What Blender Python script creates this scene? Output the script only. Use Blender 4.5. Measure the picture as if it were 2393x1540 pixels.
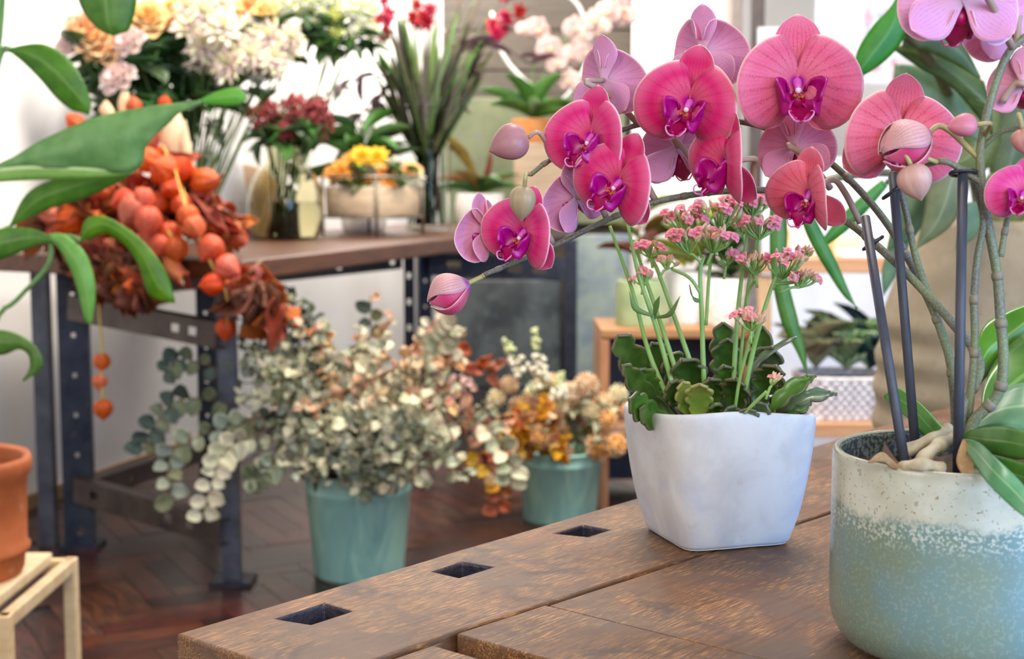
import bpy, math, random
from mathutils import Vector, Matrix, noise
V = Vector
random.seed(7)
R = random.Random(11)
for o in list(bpy.data.objects):
    bpy.data.objects.remove(o)
scene = bpy.context.scene
COL = scene.collection
pi = math.pi

# ------------------------------------------------------------------ camera
FPX = 3287.0
CAMH = 1.05
PITCH = math.atan(340 / FPX)
CP, SP = math.cos(PITCH), math.sin(PITCH)
camd = bpy.data.cameras.new('camera')
camd.sensor_width = 36
camd.lens = FPX / 2393 * 36
camd.clip_start = .05
camd.dof.use_dof = True
camd.dof.focus_distance = .93
camd.dof.aperture_fstop = 10.5
camd.dof.aperture_blades = 0
camo = bpy.data.objects.new('camera', camd)
COL.objects.link(camo)
camo.location = (0, 0, CAMH)
camo.rotation_euler = (pi / 2 - PITCH, 0, 0)
scene.camera = camo

# ------------------------------------------------------------------ light
def srgb(r, g, b):
    def f(c):
        c /= 255.
        return c / 12.92 if c <= .04045 else ((c + .055) / 1.055) ** 2.4
    return (f(r), f(g), f(b), 1)

world = bpy.data.worlds.new('world')
scene.world = world
world.use_nodes = True
wb = world.node_tree.nodes['Background']
wb.inputs[0].default_value = (.93, .96, 1.0, 1)
wb.inputs[1].default_value = .40

def area(name, loc, target, size, power, col, sy=None):
    d = bpy.data.lights.new(name, 'AREA')
    d.energy = power
    d.color = col
    d.shape = 'RECTANGLE'
    d.size = size
    d.size_y = sy or size
    o = bpy.data.objects.new(name, d)
    COL.objects.link(o)
    o.location = loc
    o.rotation_euler = (V(target) - V(loc)).to_track_quat('-Z', 'Y').to_euler()
    return o

# shop window behind the camera on the right (cool daylight), then two added fills
area('shop_window_daylight', (1.9, -.75, 1.3), (.15, 1.0, .88), 1.4, 74, (.30, .57, 1.0), 1.7)
area('left_fill', (-1.9, -.4, 1.7), (.1, 1.1, .9), 1.0, 14, (1.0, .93, .86))  # unseen warm fill, added to lift the left face of the white pot
area('front_fill', (.35, -1.5, 1.9), (.15, 1.0, 1.0), 1.2, 34, (1.0, .96, .92))  # unseen frontal fill, added to brighten the orchid flowers
# ceiling lamps over the display tables, then two added fills at the rear
area('ceiling_lamp_table', (-.3, 3.6, 2.9), (-.7, 4.6, .8), .8, 70, (1.0, .92, .82))
area('ceiling_lamp_bench', (.2, 1.6, 2.7), (.2, 1.1, .9), .5, 24, (1.0, .90, .78))
area('ceiling_lamp_shelf', (1.2, 3.2, 2.9), (1.2, 4.6, .6), .8, 70, (1.0, .95, .9))
area('ceiling_lamp_rear', (-.3, 6.0, 3.0), (-.9, 7.0, 1.2), 1.0, 60, (1.0, .95, .88))
area('corner_fill', (-.28, 7.15, 2.7), (-.80, 7.2, .4), .3, 45, (1.0, .97, .94))  # unseen lamp added to bleach the wall past the table's far end
area('back_wall_fill', (2.9, 7.6, 2.0), (1.4, 8.4, 1.2), 1.0, 10, (1.0, .96, .93))  # unseen fill, added to brighten the back wall behind the pane

vs = scene.view_settings
vs.view_transform = 'Standard'
vs.look = 'None'
vs.exposure = .30
vs.gamma = 1
vs.use_curve_mapping = False
try:
    scene.cycles.max_bounces = 8
    scene.cycles.diffuse_bounces = 3
    scene.cycles.glossy_bounces = 3
    scene.cycles.transmission_bounces = 8
    scene.cycles.use_adaptive_sampling = True
    scene.cycles.adaptive_threshold = .08
    scene.cycles.adaptive_min_samples = 16
    scene.cycles.transparent_max_bounces = 8
    scene.cycles.caustics_reflective = False
    scene.cycles.caustics_refractive = False
    scene.cycles.sample_clamp_indirect = 6
except Exception:
    pass

# ------------------------------------------------------------------ place by sight
def P(px, py, Y):
    x = (px - 1196.5) / FPX
    z = -(py - 770) / FPX
    t = Y / (CP + z * SP)
    return V((x * t, Y, CAMH + (-SP + z * CP) * t))

def PZ(px, py, h):
    x = (px - 1196.5) / FPX
    z = -(py - 770) / FPX
    t = (h - CAMH) / (-SP + z * CP)
    return V((x * t, (CP + z * SP) * t, h))

def mm(n, Y):
    return n * Y / FPX

# ------------------------------------------------------------------ objects
W = {}

def tag(o, label=None, cat=None, group=None, kind=None):
    if label: o['label'] = label
    if cat: o['category'] = cat
    if group: o['group'] = group
    if kind: o['kind'] = kind
    return o

def put(o, parent, M):
    COL.objects.link(o)
    W[o] = M
    if parent is not None:
        o.parent = parent
        o.matrix_basis = W[parent].inverted() @ M
    else:
        o.matrix_basis = M
    return o

def thing(name, label, cat, loc, group=None, M=None):
    o = bpy.data.objects.new(name, None)
    o.empty_display_size = .02
    put(o, None, M or Matrix.Translation(V(loc)))
    return tag(o, label, cat, group)

def inst(name, mesh, parent, M, color=None):
    o = bpy.data.objects.new(name, mesh)
    put(o, parent, M)
    if color: o.color = color
    return o

def frame(o, x, z=None, s=(1, 1, 1)):
    """matrix with local X along x, local Z near z, scaled"""
    x = V(x).normalized()
    z = V(z) if z is not None else V((0, 0, 1))
    if abs(x.dot(z.normalized())) > .98:
        z = V((0, 1, 0)) if abs(x.y) < .9 else V((1, 0, 0))
    y = z.cross(x).normalized()
    z = x.cross(y)
    m = Matrix((x * s[0], y * s[1], z * s[2])).transposed().to_4x4()
    return Matrix.Translation(V(o)) @ m

def spline(pts, n):
    """Catmull-Rom through pts -> n+1 points (tuples of any length)"""
    pts = [tuple(p) for p in pts]
    k = len(pts) - 1
    out = []
    for i in range(n + 1):
        u = i / n * k
        j = min(int(u), k - 1)
        t = u - j
        p1, p2 = pts[j], pts[j + 1]
        p0 = pts[j - 1] if j > 0 else tuple(2 * a - b for a, b in zip(p1, p2))
        p3 = pts[j + 2] if j + 2 <= k else tuple(2 * a - b for a, b in zip(p2, p1))
        out.append(tuple(.5 * (2 * b + (c - a) * t + (2 * a - 5 * b + 4 * c - d) * t * t + (3 * b - a - 3 * c + d) * t ** 3)
                         for a, b, c, d in zip(p0, p1, p2, p3)))
    return out

def lerpt(tab, x):
    """piecewise-linear table"""
    if x <= tab[0][0]: return tab[0][1]
    for (a, b), (c, d) in zip(tab, tab[1:]):
        if x <= c:
            return b + (d - b) * (x - a) / (c - a)
    return tab[-1][1]

class MB:
    def __init__(s):
        s.v, s.f, s.m, s.a = [], [], [], []
    def add(s, vs, fs, mi=0, at=None):
        o = len(s.v)
        s.v += [V(p) for p in vs]
        s.f += [tuple(i + o for i in f) for f in fs]
        s.m += [mi] * len(fs)
        s.a += at if at else [(.5, 0, .5)] * len(vs)
    def box(s, c, size, M=None, mi=0):
        x, y, z = (q / 2 for q in size)
        c = V(c)
        vs = [c + V((i * x, j * y, k * z)) for k in (-1, 1) for j in (-1, 1) for i in (-1, 1)]
        if M: vs = [M @ q for q in vs]
        s.add(vs, [(0, 2, 3, 1), (4, 5, 7, 6), (0, 1, 5, 4), (2, 6, 7, 3), (1, 3, 7, 5), (0, 4, 6, 2)], mi)
    def prism(s, poly, z0, z1, mi=0):
        n = len(poly)
        vs = [V((p[0], p[1], z0)) for p in poly] + [V((p[0], p[1], z1)) for p in poly]
        fs = [tuple(range(n - 1, -1, -1)), tuple(range(n, 2 * n))]
        fs += [(i, (i + 1) % n, n + (i + 1) % n, n + i) for i in range(n)]
        s.add(vs, fs, mi)
    def tube(s, pts, rs, n=8, mi=0, cap=True):
        pts = [V(p) for p in pts]
        k = len(pts)
        if not hasattr(rs, '__len__'): rs = [rs] * k
        T = [(pts[min(i + 1, k - 1)] - pts[max(i - 1, 0)]).normalized() for i in range(k)]
        a = V((0, 0, 1)) if abs(T[0].z) < .9 else V((1, 0, 0))
        u = T[0].cross(a).normalized()
        vs, at = [], []
        for i in range(k):
            u = (u - T[i] * u.dot(T[i])).normalized()
            w = T[i].cross(u)
            for j in range(n):
                q = 2 * pi * j / n
                vs.append(pts[i] + (u * math.cos(q) + w * math.sin(q)) * rs[i])
                at.append((i / (k - 1), 0, j / n))
        fs = [(i * n + j, i * n + (j + 1) % n, (i + 1) * n + (j + 1) % n, (i + 1) * n + j) for i in range(k - 1) for j in range(n)]
        if cap:
            fs += [tuple(range(n - 1, -1, -1)), tuple((k - 1) * n + j for j in range(n))]
        s.add(vs, fs, mi, at)
    def lathe(s, prof, n=32, M=None, mi=0, fr=None, cap=False):
        """prof: (r,z) list, going up outside / down inside; mi may be list per segment"""
        vs, at = [], []
        k = len(prof)
        for i, (r, z) in enumerate(prof):
            for j in range(n):
                q = 2 * pi * j / n
                rr = r * (fr(q, z) if fr else 1)
                p = V((rr * math.cos(q), rr * math.sin(q), z))
                vs.append(M @ p if M else p)
                at.append((i / (k - 1), 0, j / n))
        o = len(s.v)
        for i in range(k - 1):
            m = mi[i] if isinstance(mi, (list, tuple)) else mi
            fs = [(o + i * n + j, o + i * n + (j + 1) % n, o + (i + 1) * n + (j + 1) % n, o + (i + 1) * n + j) for j in range(n)]
            s.f += fs
            s.m += [m] * n
        if cap:
            s.f.append(tuple(o + j for j in range(n - 1, -1, -1)))
            s.m.append(mi[0] if isinstance(mi, (list, tuple)) else mi)
            s.f.append(tuple(o + (k - 1) * n + j for j in range(n)))
            s.m.append(mi[-1] if isinstance(mi, (list, tuple)) else mi)
        s.v += vs
        s.a += at
    def sheet(s, fn, nu, nv, th=.0006, mf=0, mb=None, mr=None, M=None):
        """fn(u,v) -> (point, attr); front faces look along du x dv"""
        mb = mf if mb is None else mb
        mr = mf if mr is None else mr
        g, at = [], []
        for i in range(nu + 1):
            for j in range(nv + 1):
                p, a = fn(i / nu, j / nv)
                g.append(M @ V(p) if M else V(p))
                at.append(a)
        N = [V((0, 0, 0)) for _ in g]
        q = lambda i, j: i * (nv + 1) + j
        fs = []
        for i in range(nu):
            for j in range(nv):
                f = (q(i, j), q(i + 1, j), q(i + 1, j + 1), q(i, j + 1))
                fs.append(f)
                nn = (g[f[2]] - g[f[0]]).cross(g[f[3]] - g[f[1]])
                for x in f: N[x] += nn
        for i, x in enumerate(N):
            if x.length > 1e-14: N[i] = x.normalized()
            else: N[i] = V((0, 0, 0))
        n0 = len(g)
        o = len(s.v)
        s.v += g + [g[i] - N[i] * th for i in range(n0)]
        s.a += at + at
        for f in fs:
            s.f.append(tuple(o + x for x in f)); s.m.append(mf)
        for f in fs:
            s.f.append(tuple(o + n0 + x for x in reversed(f))); s.m.append(mb)
        rim = [q(i, 0) for i in range(nu + 1)] + [q(nu, j) for j in range(1, nv + 1)] + \
              [q(i, nv) for i in range(nu - 1, -1, -1)] + [q(0, j) for j in range(nv - 1, 0, -1)]
        for a, b in zip(rim, rim[1:] + rim[:1]):
            s.f.append((o + b, o + a, o + n0 + a, o + n0 + b)); s.m.append(mr)
    def ball(s, c, r, n=12, m=8, M=None, mi=0, sq=None):
        c = V(c)
        if not hasattr(r, '__len__'): r = (r, r, r)
        pr = [(max(1e-5, math.sin(pi * i / m)), -math.cos(pi * i / m)) for i in range(m + 1)]
        T = Matrix.Translation(c) @ (M or Matrix()) @ Matrix.Diagonal((r[0], r[1], r[2], 1))
        s.lathe(pr, n, T, mi, fr=sq)
    def mesh(s, name, mats, smooth=True):
        me = bpy.data.meshes.new(name)
        me.from_pydata([tuple(p) for p in s.v], [], s.f)
        for m in mats: me.materials.append(m)
        me.polygons.foreach_set('material_index', s.m)
        if smooth: me.polygons.foreach_set('use_smooth', [True] * len(s.f))
        ca = me.color_attributes.new('Col', 'FLOAT_COLOR', 'POINT')
        ca.data.foreach_set('color', [c for a in s.a for c in (a[0], a[1], a[2], 1.0)])
        me.update()
        return me
    def build(s, name, mats, parent=None, smooth=True, at=None, bevel=0, color=None, **pr):
        if not isinstance(mats, (list, tuple)): mats = [mats]
        if at is None:
            lo = [min(p[i] for p in s.v) for i in range(3)]
            hi = [max(p[i] for p in s.v) for i in range(3)]
            at = V(((lo[0] + hi[0]) / 2, (lo[1] + hi[1]) / 2, lo[2]))
        at = V(at)
        s.v = [p - at for p in s.v]
        o = inst(name, s.mesh(name, mats, smooth), parent, Matrix.Translation(at), color)
        if bevel:
            b = o.modifiers.new('bevel', 'BEVEL')
            b.width = bevel; b.segments = 2; b.limit_method = 'ANGLE'
        return tag(o, **pr)

# ------------------------------------------------------------------ materials
class Mt:
    def __init__(s, name):
        s.m = bpy.data.materials.new(name)
        s.m.use_nodes = True
        s.t = s.m.node_tree
        s.b = s.t.nodes['Principled BSDF']
        s.out = s.t.nodes['Material Output']
    def n(s, kind, ins=None, **kw):
        d = s.t.nodes.new('ShaderNode' + kind)
        for k, v in kw.items(): setattr(d, k, v)
        for k, v in (ins or {}).items(): s.set(d.inputs[k], v)
        return d
    def set(s, sock, v):
        if isinstance(v, bpy.types.NodeSocket): s.t.links.new(v, sock)
        elif isinstance(v, bpy.types.Node): s.t.links.new(v.outputs[0], sock)
        else: sock.default_value = v
    def p(s, **kw):
        for k, v in kw.items(): s.set(s.b.inputs[k.replace('_', ' ')], v)
    def math(s, op, a, b=0., clamp=False):
        d = s.n('Math', {0: a, 1: b}, operation=op, use_clamp=clamp)
        return d.outputs[0]
    def mix(s, f, a, b, blend='MIX'):
        d = s.n('Mix', data_type='RGBA', blend_type=blend)
        s.set(d.inputs[0], f); s.set(d.inputs[6], a); s.set(d.inputs[7], b)
        return d.outputs[2]
    def step(s, x, a, b):
        d = s.n('MapRange', {0: x, 1: a, 2: b}, interpolation_type='SMOOTHSTEP')
        return d.outputs[0]
    def ramp(s, x, stops):
        d = s.n('ValToRGB', {0: x})
        e = d.color_ramp.elements
        while len(e) < len(stops): e.new(.5)
        for q, (t, c) in zip(e, stops):
            q.position = t
            q.color = c if len(c) == 4 else (*c, 1)
        return d.outputs[0]
    def coord(s, scale=(1, 1, 1), out='Object', rot=(0, 0, 0)):
        c = s.n('TexCoord')
        return s.n('Mapping', {0: c.outputs[out], 2: rot, 3: scale}).outputs[0]
    def noise(s, vec=None, scale=5., detail=3., rough=.55, dist=0.):
        i = {'Scale': scale, 'Detail': detail, 'Roughness': rough, 'Distortion': dist}
        if vec is not None: i['Vector'] = vec
        return s.n('TexNoise', i).outputs[0]
    def bump(s, h, strength=.3, dist=.01):
        return s.set(s.b.inputs['Normal'], s.n('Bump', {'Height': h, 'Strength': strength, 'Distance': dist}))
    def col(s):
        d = s.n('Attribute', attribute_name='Col')
        x = s.n('SeparateColor', {0: d.outputs[0]})
        return x.outputs[0], x.outputs[1], x.outputs[2]
    def vary(s, c, v=.15, h=.02, sat=.1):
        """value / hue jitter per object"""
        r = s.n('ObjectInfo').outputs['Random']
        r2 = s.math('FRACT', s.math('MULTIPLY', r, 7.13))
        r3 = s.math('FRACT', s.math('MULTIPLY', r, 13.7))
        f = lambda q, a, base: s.math('ADD', s.math('MULTIPLY', s.math('SUBTRACT', q, .5), 2 * a), base)
        d = s.n('HueSaturation', {0: f(r2, h, .5), 1: f(r3, sat, 1.), 2: f(r, v, 1.), 4: c})
        return d.outputs[0]
    def translucent(s, color, fac):
        t = s.n('BsdfTranslucent', {0: color})
        mx = s.n('MixShader', {0: fac, 1: s.b.outputs[0], 2: t})
        s.t.links.new(mx.outputs[0], s.out.inputs[0])

def pm(name, c1, c2=None, scale=12, rough=.6, bump=0, bscale=None, bd=.004, var=0, hue=.015, spec=.5, metal=0, stretch=(1, 1, 1),
       trans=0, detail=4, lo=.35, hi=.65, coat=0):
    """plain procedural material: two colours mottled by noise, relief, jitter per object"""
    m = Mt(name)
    vec = m.coord(stretch)
    c1 = srgb(*c1)
    c2 = srgb(*c2) if c2 else tuple(min(1, q * 1.25) for q in c1[:3]) + (1,)
    nz = m.noise(vec, scale, detail)
    c = m.mix(m.step(nz, lo, hi), c1, c2)
    if var: c = m.vary(c, var, hue)
    m.p(Base_Color=c, Roughness=rough, Specular_IOR_Level=spec, Metallic=metal, Coat_Weight=coat)
    if bump: m.bump(m.noise(vec, bscale or scale * 4, 4), bump, bd)
    if trans: m.translucent(c, trans)
    return m.m

def leafm(name, c1, c2, rib=None, rough=.4, var=.15, trans=.2, veins=0, edge=None):
    """leaf: attribute r = base to tip, b = across; paler midrib, side veins"""
    m = Mt(name)
    t, e, s = m.col()
    nz = m.noise(m.coord(), 30, 3)
    c = m.mix(m.step(nz, .3, .7), srgb(*c1), srgb(*c2))
    d = m.math('ABSOLUTE', m.math('SUBTRACT', s, .5))
    if veins:
        w = m.math('ADD', m.math('MULTIPLY', t, veins), m.math('MULTIPLY', d, -veins * .6))
        w = m.math('ABSOLUTE', m.math('SINE', m.math('MULTIPLY', w, pi)))
        c = m.mix(m.math('MULTIPLY', m.step(w, .25, 0.), .35), c, srgb(*(min(255, q + 40) for q in c2)))
        m.bump(w, .15, .002)
    if rib: c = m.mix(m.math('MULTIPLY', m.step(d, .045, .015), .8), c, srgb(*rib))
    if edge: c = m.mix(m.step(e, .8, 1.), c, srgb(*edge))
    if var: c = m.vary(c, var)
    m.p(Base_Color=c, Roughness=rough, Specular_IOR_Level=.45)
    if trans: m.translucent(c, trans)
    return m.m

# ---- unit leaf meshes: along +X from 0 to 1, half width .5, curled
LEAFPROF = {
    'lance': [(0, .03), (.12, .3), (.3, .46), (.5, .5), (.7, .4), (.88, .19), (1, 0)],
    'oval': [(0, .04), (.1, .27), (.25, .43), (.5, .5), (.75, .43), (.92, .23), (1, 0)],
    'round': [(0, .08), (.06, .25), (.2, .42), (.45, .5), (.7, .46), (.88, .32), (.96, .17), (1, 0)],
    'strap': [(0, .3), (.15, .42), (.4, .5), (.7, .42), (.9, .2), (1, 0)],
    'pointed': [(0, .05), (.2, .3), (.45, .5), (.6, .45), (.8, .22), (1, 0)],
}
_lc = {}

def leaf_mesh(kind, mat, cup=.15, sag=.2, nu=7, nv=4, th=.012, lobes=0, wave=0, seed=0, matb=None):
    key = (kind, mat.name, cup, sag, lobes, wave, seed)
    if key in _lc: return _lc[key]
    pr = LEAFPROF[kind]
    rr = random.Random(seed)
    ph = rr.random() * 6
    def fn(u, v):
        t = (1 - math.cos(pi * u)) / 2
        s = 2 * v - 1
        h = lerpt(pr, t)
        if lobes: h *= 1 - .3 * (.5 + .5 * math.cos(2 * pi * lobes * t))
        z = cup * s * s * h * 2 - sag * t * t + wave * math.sin(7 * t + ph + 2 * s) * (.3 + abs(s)) * .3
        return V((t, s * h, z)), (t, max(abs(s), t) if True else 0, v)
    mb = MB()
    mb.sheet(fn, nu, nv, th, 0, 1 if matb else 0, 0)
    _lc[key] = mb.mesh('leaf', [mat, matb] if matb else [mat])
    return _lc[key]

def put_leaf(name, mesh, parent, base, d, L, Wd, up=None, roll=0.):
    M = frame(base, d, up, (L, Wd, L))
    if roll: M = M @ Matrix.Rotation(roll, 4, 'X')
    return inst(name, mesh, parent, M)

# ================================================================== the setting
def wood(name, c1, c2, c3=None, along=(1, 14, 14), scale=6, rough=.5, bump=.25, var=.12, streak=.5):
    """grain along local X"""
    m = Mt(name)
    vec = m.coord(along)
    g = m.noise(vec, scale, 6, .65, .4)
    c = m.mix(m.step(g, .3, .7), srgb(*c1), srgb(*c2))
    if c3:
        g2 = m.noise(m.coord((along[0] * 1.6, along[1] * 2.2, along[2] * 2.2)), scale * 1.7, 5, .7)
        c = m.mix(m.math('MULTIPLY', m.step(g2, .56, .70), streak), c, srgb(*c3))
    c = m.vary(c, var, .01)
    m.p(Base_Color=c, Roughness=rough)
    m.bump(g, bump, .003)
    return m.m

plaster = pm('white_plaster', (240, 234, 228), (246, 241, 236), 3, .75, .08, 30, .004)
floor_dark = wood('floor_underlay', (28, 20, 18), (44, 30, 26), None, (3, 8, 8), 3, .24, .05)
parquet = wood('parquet', (30, 16, 12), (82, 38, 20), (132, 68, 32), (1.5, 12, 12), 9, .27, .10, .6, .4)
parquet.node_tree.nodes['Principled BSDF'].inputs['Specular IOR Level'].default_value = .36
base_wood = wood('baseboard_wood', (150, 110, 58), (180, 140, 80))

mb = MB(); mb.box((0, 4.2, -.05), (8, 11, .1))
floor = mb.build('floor', floor_dark, smooth=False, kind='structure')
# herringbone blocks
wdt, n4 = .075, 4
blk = {}
for key, (a, b) in {'h': (n4, 1), 'v': (1, n4)}.items():
    mb = MB()
    if key == 'h': mb.box((0, 0, .003), (a * wdt - .002, b * wdt - .002, .006))
    else: mb.box((0, 0, .003), (b * wdt - .002, a * wdt - .002, .006), Matrix.Rotation(0, 4, 'Z'))
    blk[key] = None
mb = MB(); mb.box((0, 0, .003), (n4 * wdt - .002, wdt - .002, .006))
blkm = mb.mesh('parquet_block', [parquet], False)
ang = math.radians(28)
ca, sa = math.cos(ang), math.sin(ang)
blocks = []
for gx in range(-60, 60):
    for gy in range(-60, 60):
        d = (gx - gy) % 8
        if d not in (0, 7): continue
        cx, cy = ((gx + 2) * wdt, (gy + .5) * wdt) if d == 0 else ((gx + .5) * wdt, (gy + 2) * wdt)
        X, Y = -.7 + cx * ca - cy * sa, 4.0 + cx * sa + cy * ca
        px = 1196 + X / Y * FPX if Y > .5 else 9e9
        if not (2.8 < Y < 5.6 and -60 < px < 2500): continue
        if X < -1.579 + .2917 * (Y - 4.48) + .12: continue
        rz = ang if d == 0 else ang + pi / 2
        blocks.append((0 if px < 1330 and X < .42 else 1, Y, Matrix.Translation((X, Y, R.uniform(-.0008, .0008))) @ Matrix.Rotation(rz, 4, 'Z')))
blocks.sort(key=lambda q: (q[0], q[1]))
mb = MB()
for k, (_, _, M) in enumerate(blocks):
    if k < 300: inst('parquet_block', blkm, floor, M)
    else: mb.box((0, 0, .003), (n4 * wdt - .002, wdt - .002, .006), M)
mb.build('parquet_blocks', parquet, floor, False, kind='stuff')

# left wall runs away behind the table
def wl(Y, off=0.):
    return V((-1.579 + .2917 * (Y - 4.48), Y, 0)) + V((.96, -.28, 0)) * off
mb = MB()
a, b = wl(1.2), wl(8.45)
mb.prism([a, b, b + V((-.15, .04, 0)), a + V((-.15, .04, 0))], 0, 3.2)
mb.build('wall_left', plaster, smooth=False, kind='structure')
mb = MB()
a, b = wl(1.2, .012), wl(8.3, .012)
mb.prism([a, b, b - V((.96, -.28, 0)) * .012, a - V((.96, -.28, 0)) * .012], 0, .045)
mb.build('baseboard_left', base_wood, smooth=False, kind='structure')
mb = MB(); mb.box((1.75, 5.35, .575), (1.6, .05, 1.15)); mb.build('wall_low', pm('pale_blue_white', (214, 222, 238), (226, 232, 244), 4, .6), smooth=False, kind='structure')
mb = MB(); mb.box((1.6, 8.5, 1.6), (5.0, .12, 3.2))
mb.build('wall_back', plaster, smooth=False, kind='structure')

# partition of weathered boards
board_m = wood('weathered_board', (66, 58, 48), (86, 77, 66), (50, 42, 34), (1, 16, 16), 5, .8, .4, .12, .5)
mb = MB(); mb.box((.165, 7.46, 1.15), (1.02, .04, 2.3))
part = mb.build('wall_partition', pm('partition_frame', (88, 78, 68)), smooth=False, kind='structure')
mb = MB(); mb.box((0, 0, 0), (1.04, .025, .196))
pmsh = mb.mesh('plank', [board_m], False)
for k in range(11):
    o = inst('plank', pmsh, part, Matrix.Translation((.165 + R.uniform(-.006, .006), 7.42 + R.uniform(-.004, .004), .1 + k * .205)))
mb = MB(); mb.box((.865, 7.25, 1.6), (.49, .3, 3.2))
mb.build('wall_column', plaster, smooth=False, kind='structure', bevel=.01)

# window with two posts at the right
taupe = pm('taupe_paint', (142, 126, 116), (152, 136, 126), rough=.5)
darkp = pm('dark_frame', (74, 62, 56), (86, 72, 66), rough=.45)
gm = Mt('window_pane'); gm.p(Base_Color=(.95, .97, 1, 1), Roughness=.05, Transmission_Weight=1, IOR=1.05)
win = MB(); win.box((1.72, 6.9, 2.6), (1.34, .07, .06)); win.box((1.72, 6.9, .55), (1.34, .07, .06))
win = win.build('window_1', taupe, smooth=False, kind='structure')
for px, wpx, m in ((1717, 26, taupe), (1768, 28, darkp), (2180, 26, taupe)):
    c = P(px, 200, 6.9)
    mb = MB(); mb.box((c.x, 6.9, 1.575), (mm(wpx, 6.9), .06, 1.99)); mb.build('window_post', m, win, False, bevel=.004)
for a, b in ((1731, 1753), (1783, 2166)):
    x0, x1 = P(a, 200, 6.9).x, P(b, 200, 6.9).x
    mb = MB(); mb.box(((x0 + x1) / 2, 6.9, 1.575), (x1 - x0, .006, 1.99)); mb.build('pane', gm.m, win, False)

# printed poster and small card hanging at the window
pmx = Mt('poster_print')
vec = pmx.coord((1, 1, 1), 'Generated')
sp = pmx.n('SeparateXYZ', {0: vec})
msk = pmx.math('MULTIPLY', pmx.step(sp.outputs[0], .42, .62), pmx.step(sp.outputs[2], .92, .6))
n1 = pmx.noise(vec, 9, 4); n2 = pmx.noise(vec, 6, 3)
c = pmx.mix(pmx.math('MULTIPLY', pmx.math('MULTIPLY', pmx.step(n1, .53, .6), msk), .75), srgb(240, 242, 250), srgb(226, 150, 170))
c = pmx.mix(pmx.math('MULTIPLY', pmx.math('MULTIPLY', pmx.step(n2, .56, .63), msk), .6), c, srgb(140, 150, 205))
tx = pmx.math('MULTIPLY', pmx.math('MULTIPLY', pmx.step(sp.outputs[0], .10, .12), pmx.step(sp.outputs[0], .34, .3)),
              pmx.math('MULTIPLY', pmx.step(sp.outputs[2], .84, .86), pmx.step(sp.outputs[2], .93, .91)))
c = pmx.mix(pmx.math('MULTIPLY', tx, pmx.math('MULTIPLY', pmx.step(pmx.noise(vec, 40, 2), .45, .6), .7)), c, srgb(120, 130, 165))
pmx.p(Base_Color=c, Roughness=.5)
q0, q1 = P(1902, 195, 6.894), P(2110, -60, 6.894)
mb = MB(); mb.box(((q0.x + q1.x) / 2, 6.894, (q0.z + q1.z) / 2), (q1.x - q0.x, .004, q1.z - q0.z))
mb.build('poster', pmx.m, smooth=False, label='white poster with faint pink and blue flower print at the window', cat='poster')
q0, q1 = P(1770, 150, 6.867), P(1836, 64, 6.867)
mb = MB(); mb.box(((q0.x + q1.x) / 2, 6.867, (q0.z + q1.z) / 2), (q1.x - q0.x, .004, q1.z - q0.z))
mb.build('paper_card', pm('card_white', (244, 243, 240)), smooth=False, label='small blank white card left of the flower poster', cat='card')

# painted boards leaning on the partition
gp = Mt('flaked_green_paint')
n1 = gp.noise(gp.coord(), 6, 6, .7); n2 = gp.noise(gp.coord(), 22, 5, .7)
c = gp.mix(gp.step(n1, .38, .62), srgb(94, 102, 72), srgb(108, 114, 84))
c = gp.mix(gp.math('MULTIPLY', gp.step(n2, .58, .68), .6), c, srgb(104, 106, 122))
gp.p(Base_Color=c, Roughness=.6); gp.bump(n2, .2, .003)
a, b = P(1052, 432, 7.3), P(1462, 228, 7.3)
mb = MB(); mb.box(((a.x + b.x) / 2, 7.33, (a.z + b.z) / 2 - .1), (b.x - a.x, .03, b.z - a.z + .2))
mb.build('painted_board', gp.m, smooth=False, bevel=.004, label='pale green flaking painted board behind the potted plants', cat='board')
dp = Mt('mottled_dark_panel')
n1 = dp.noise(dp.coord(), 4, 5, .6); n2 = dp.noise(dp.coord(), 16, 4)
c = dp.mix(dp.step(n1, .35, .65), srgb(66, 72, 76), srgb(104, 112, 112))
c = dp.mix(dp.math('MULTIPLY', dp.step(n2, .55, .7), .4), c, srgb(116, 128, 140))
dp.p(Base_Color=c, Roughness=.35)
a, b = P(1045, 903, 7.25), P(1312, 655, 7.25); a.z = .002
mb = MB(); mb.box(((a.x + b.x) / 2, 7.25, (a.z + b.z) / 2), (b.x - a.x, .03, b.z - a.z))
mb.build('metal_panel', dp.m, smooth=False, bevel=.004, label='dark mottled metal panel standing under the far end of the table', cat='panel')
lp = Mt('mottled_blue_panel')
n1 = lp.noise(lp.coord(), 5, 5, .6); n2 = lp.noise(lp.coord(), 14, 4)
c = lp.mix(lp.step(n1, .35, .65), srgb(120, 136, 150), srgb(160, 172, 160))
c = lp.mix(lp.math('MULTIPLY', lp.step(n2, .55, .7), .5), c, srgb(150, 160, 140))
lp.p(Base_Color=c, Roughness=.4)
a, b = P(1322, 900, 7.1), P(1470, 548, 7.1); a.z = .002
mb = MB(); mb.box(((a.x + b.x) / 2, 7.1, (a.z + b.z) / 2), (b.x - a.x, .03, b.z - a.z))
mb.build('blue_panel', lp.m, smooth=False, bevel=.004, label='blue grey mottled panel right of the far table leg', cat='panel')

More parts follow.
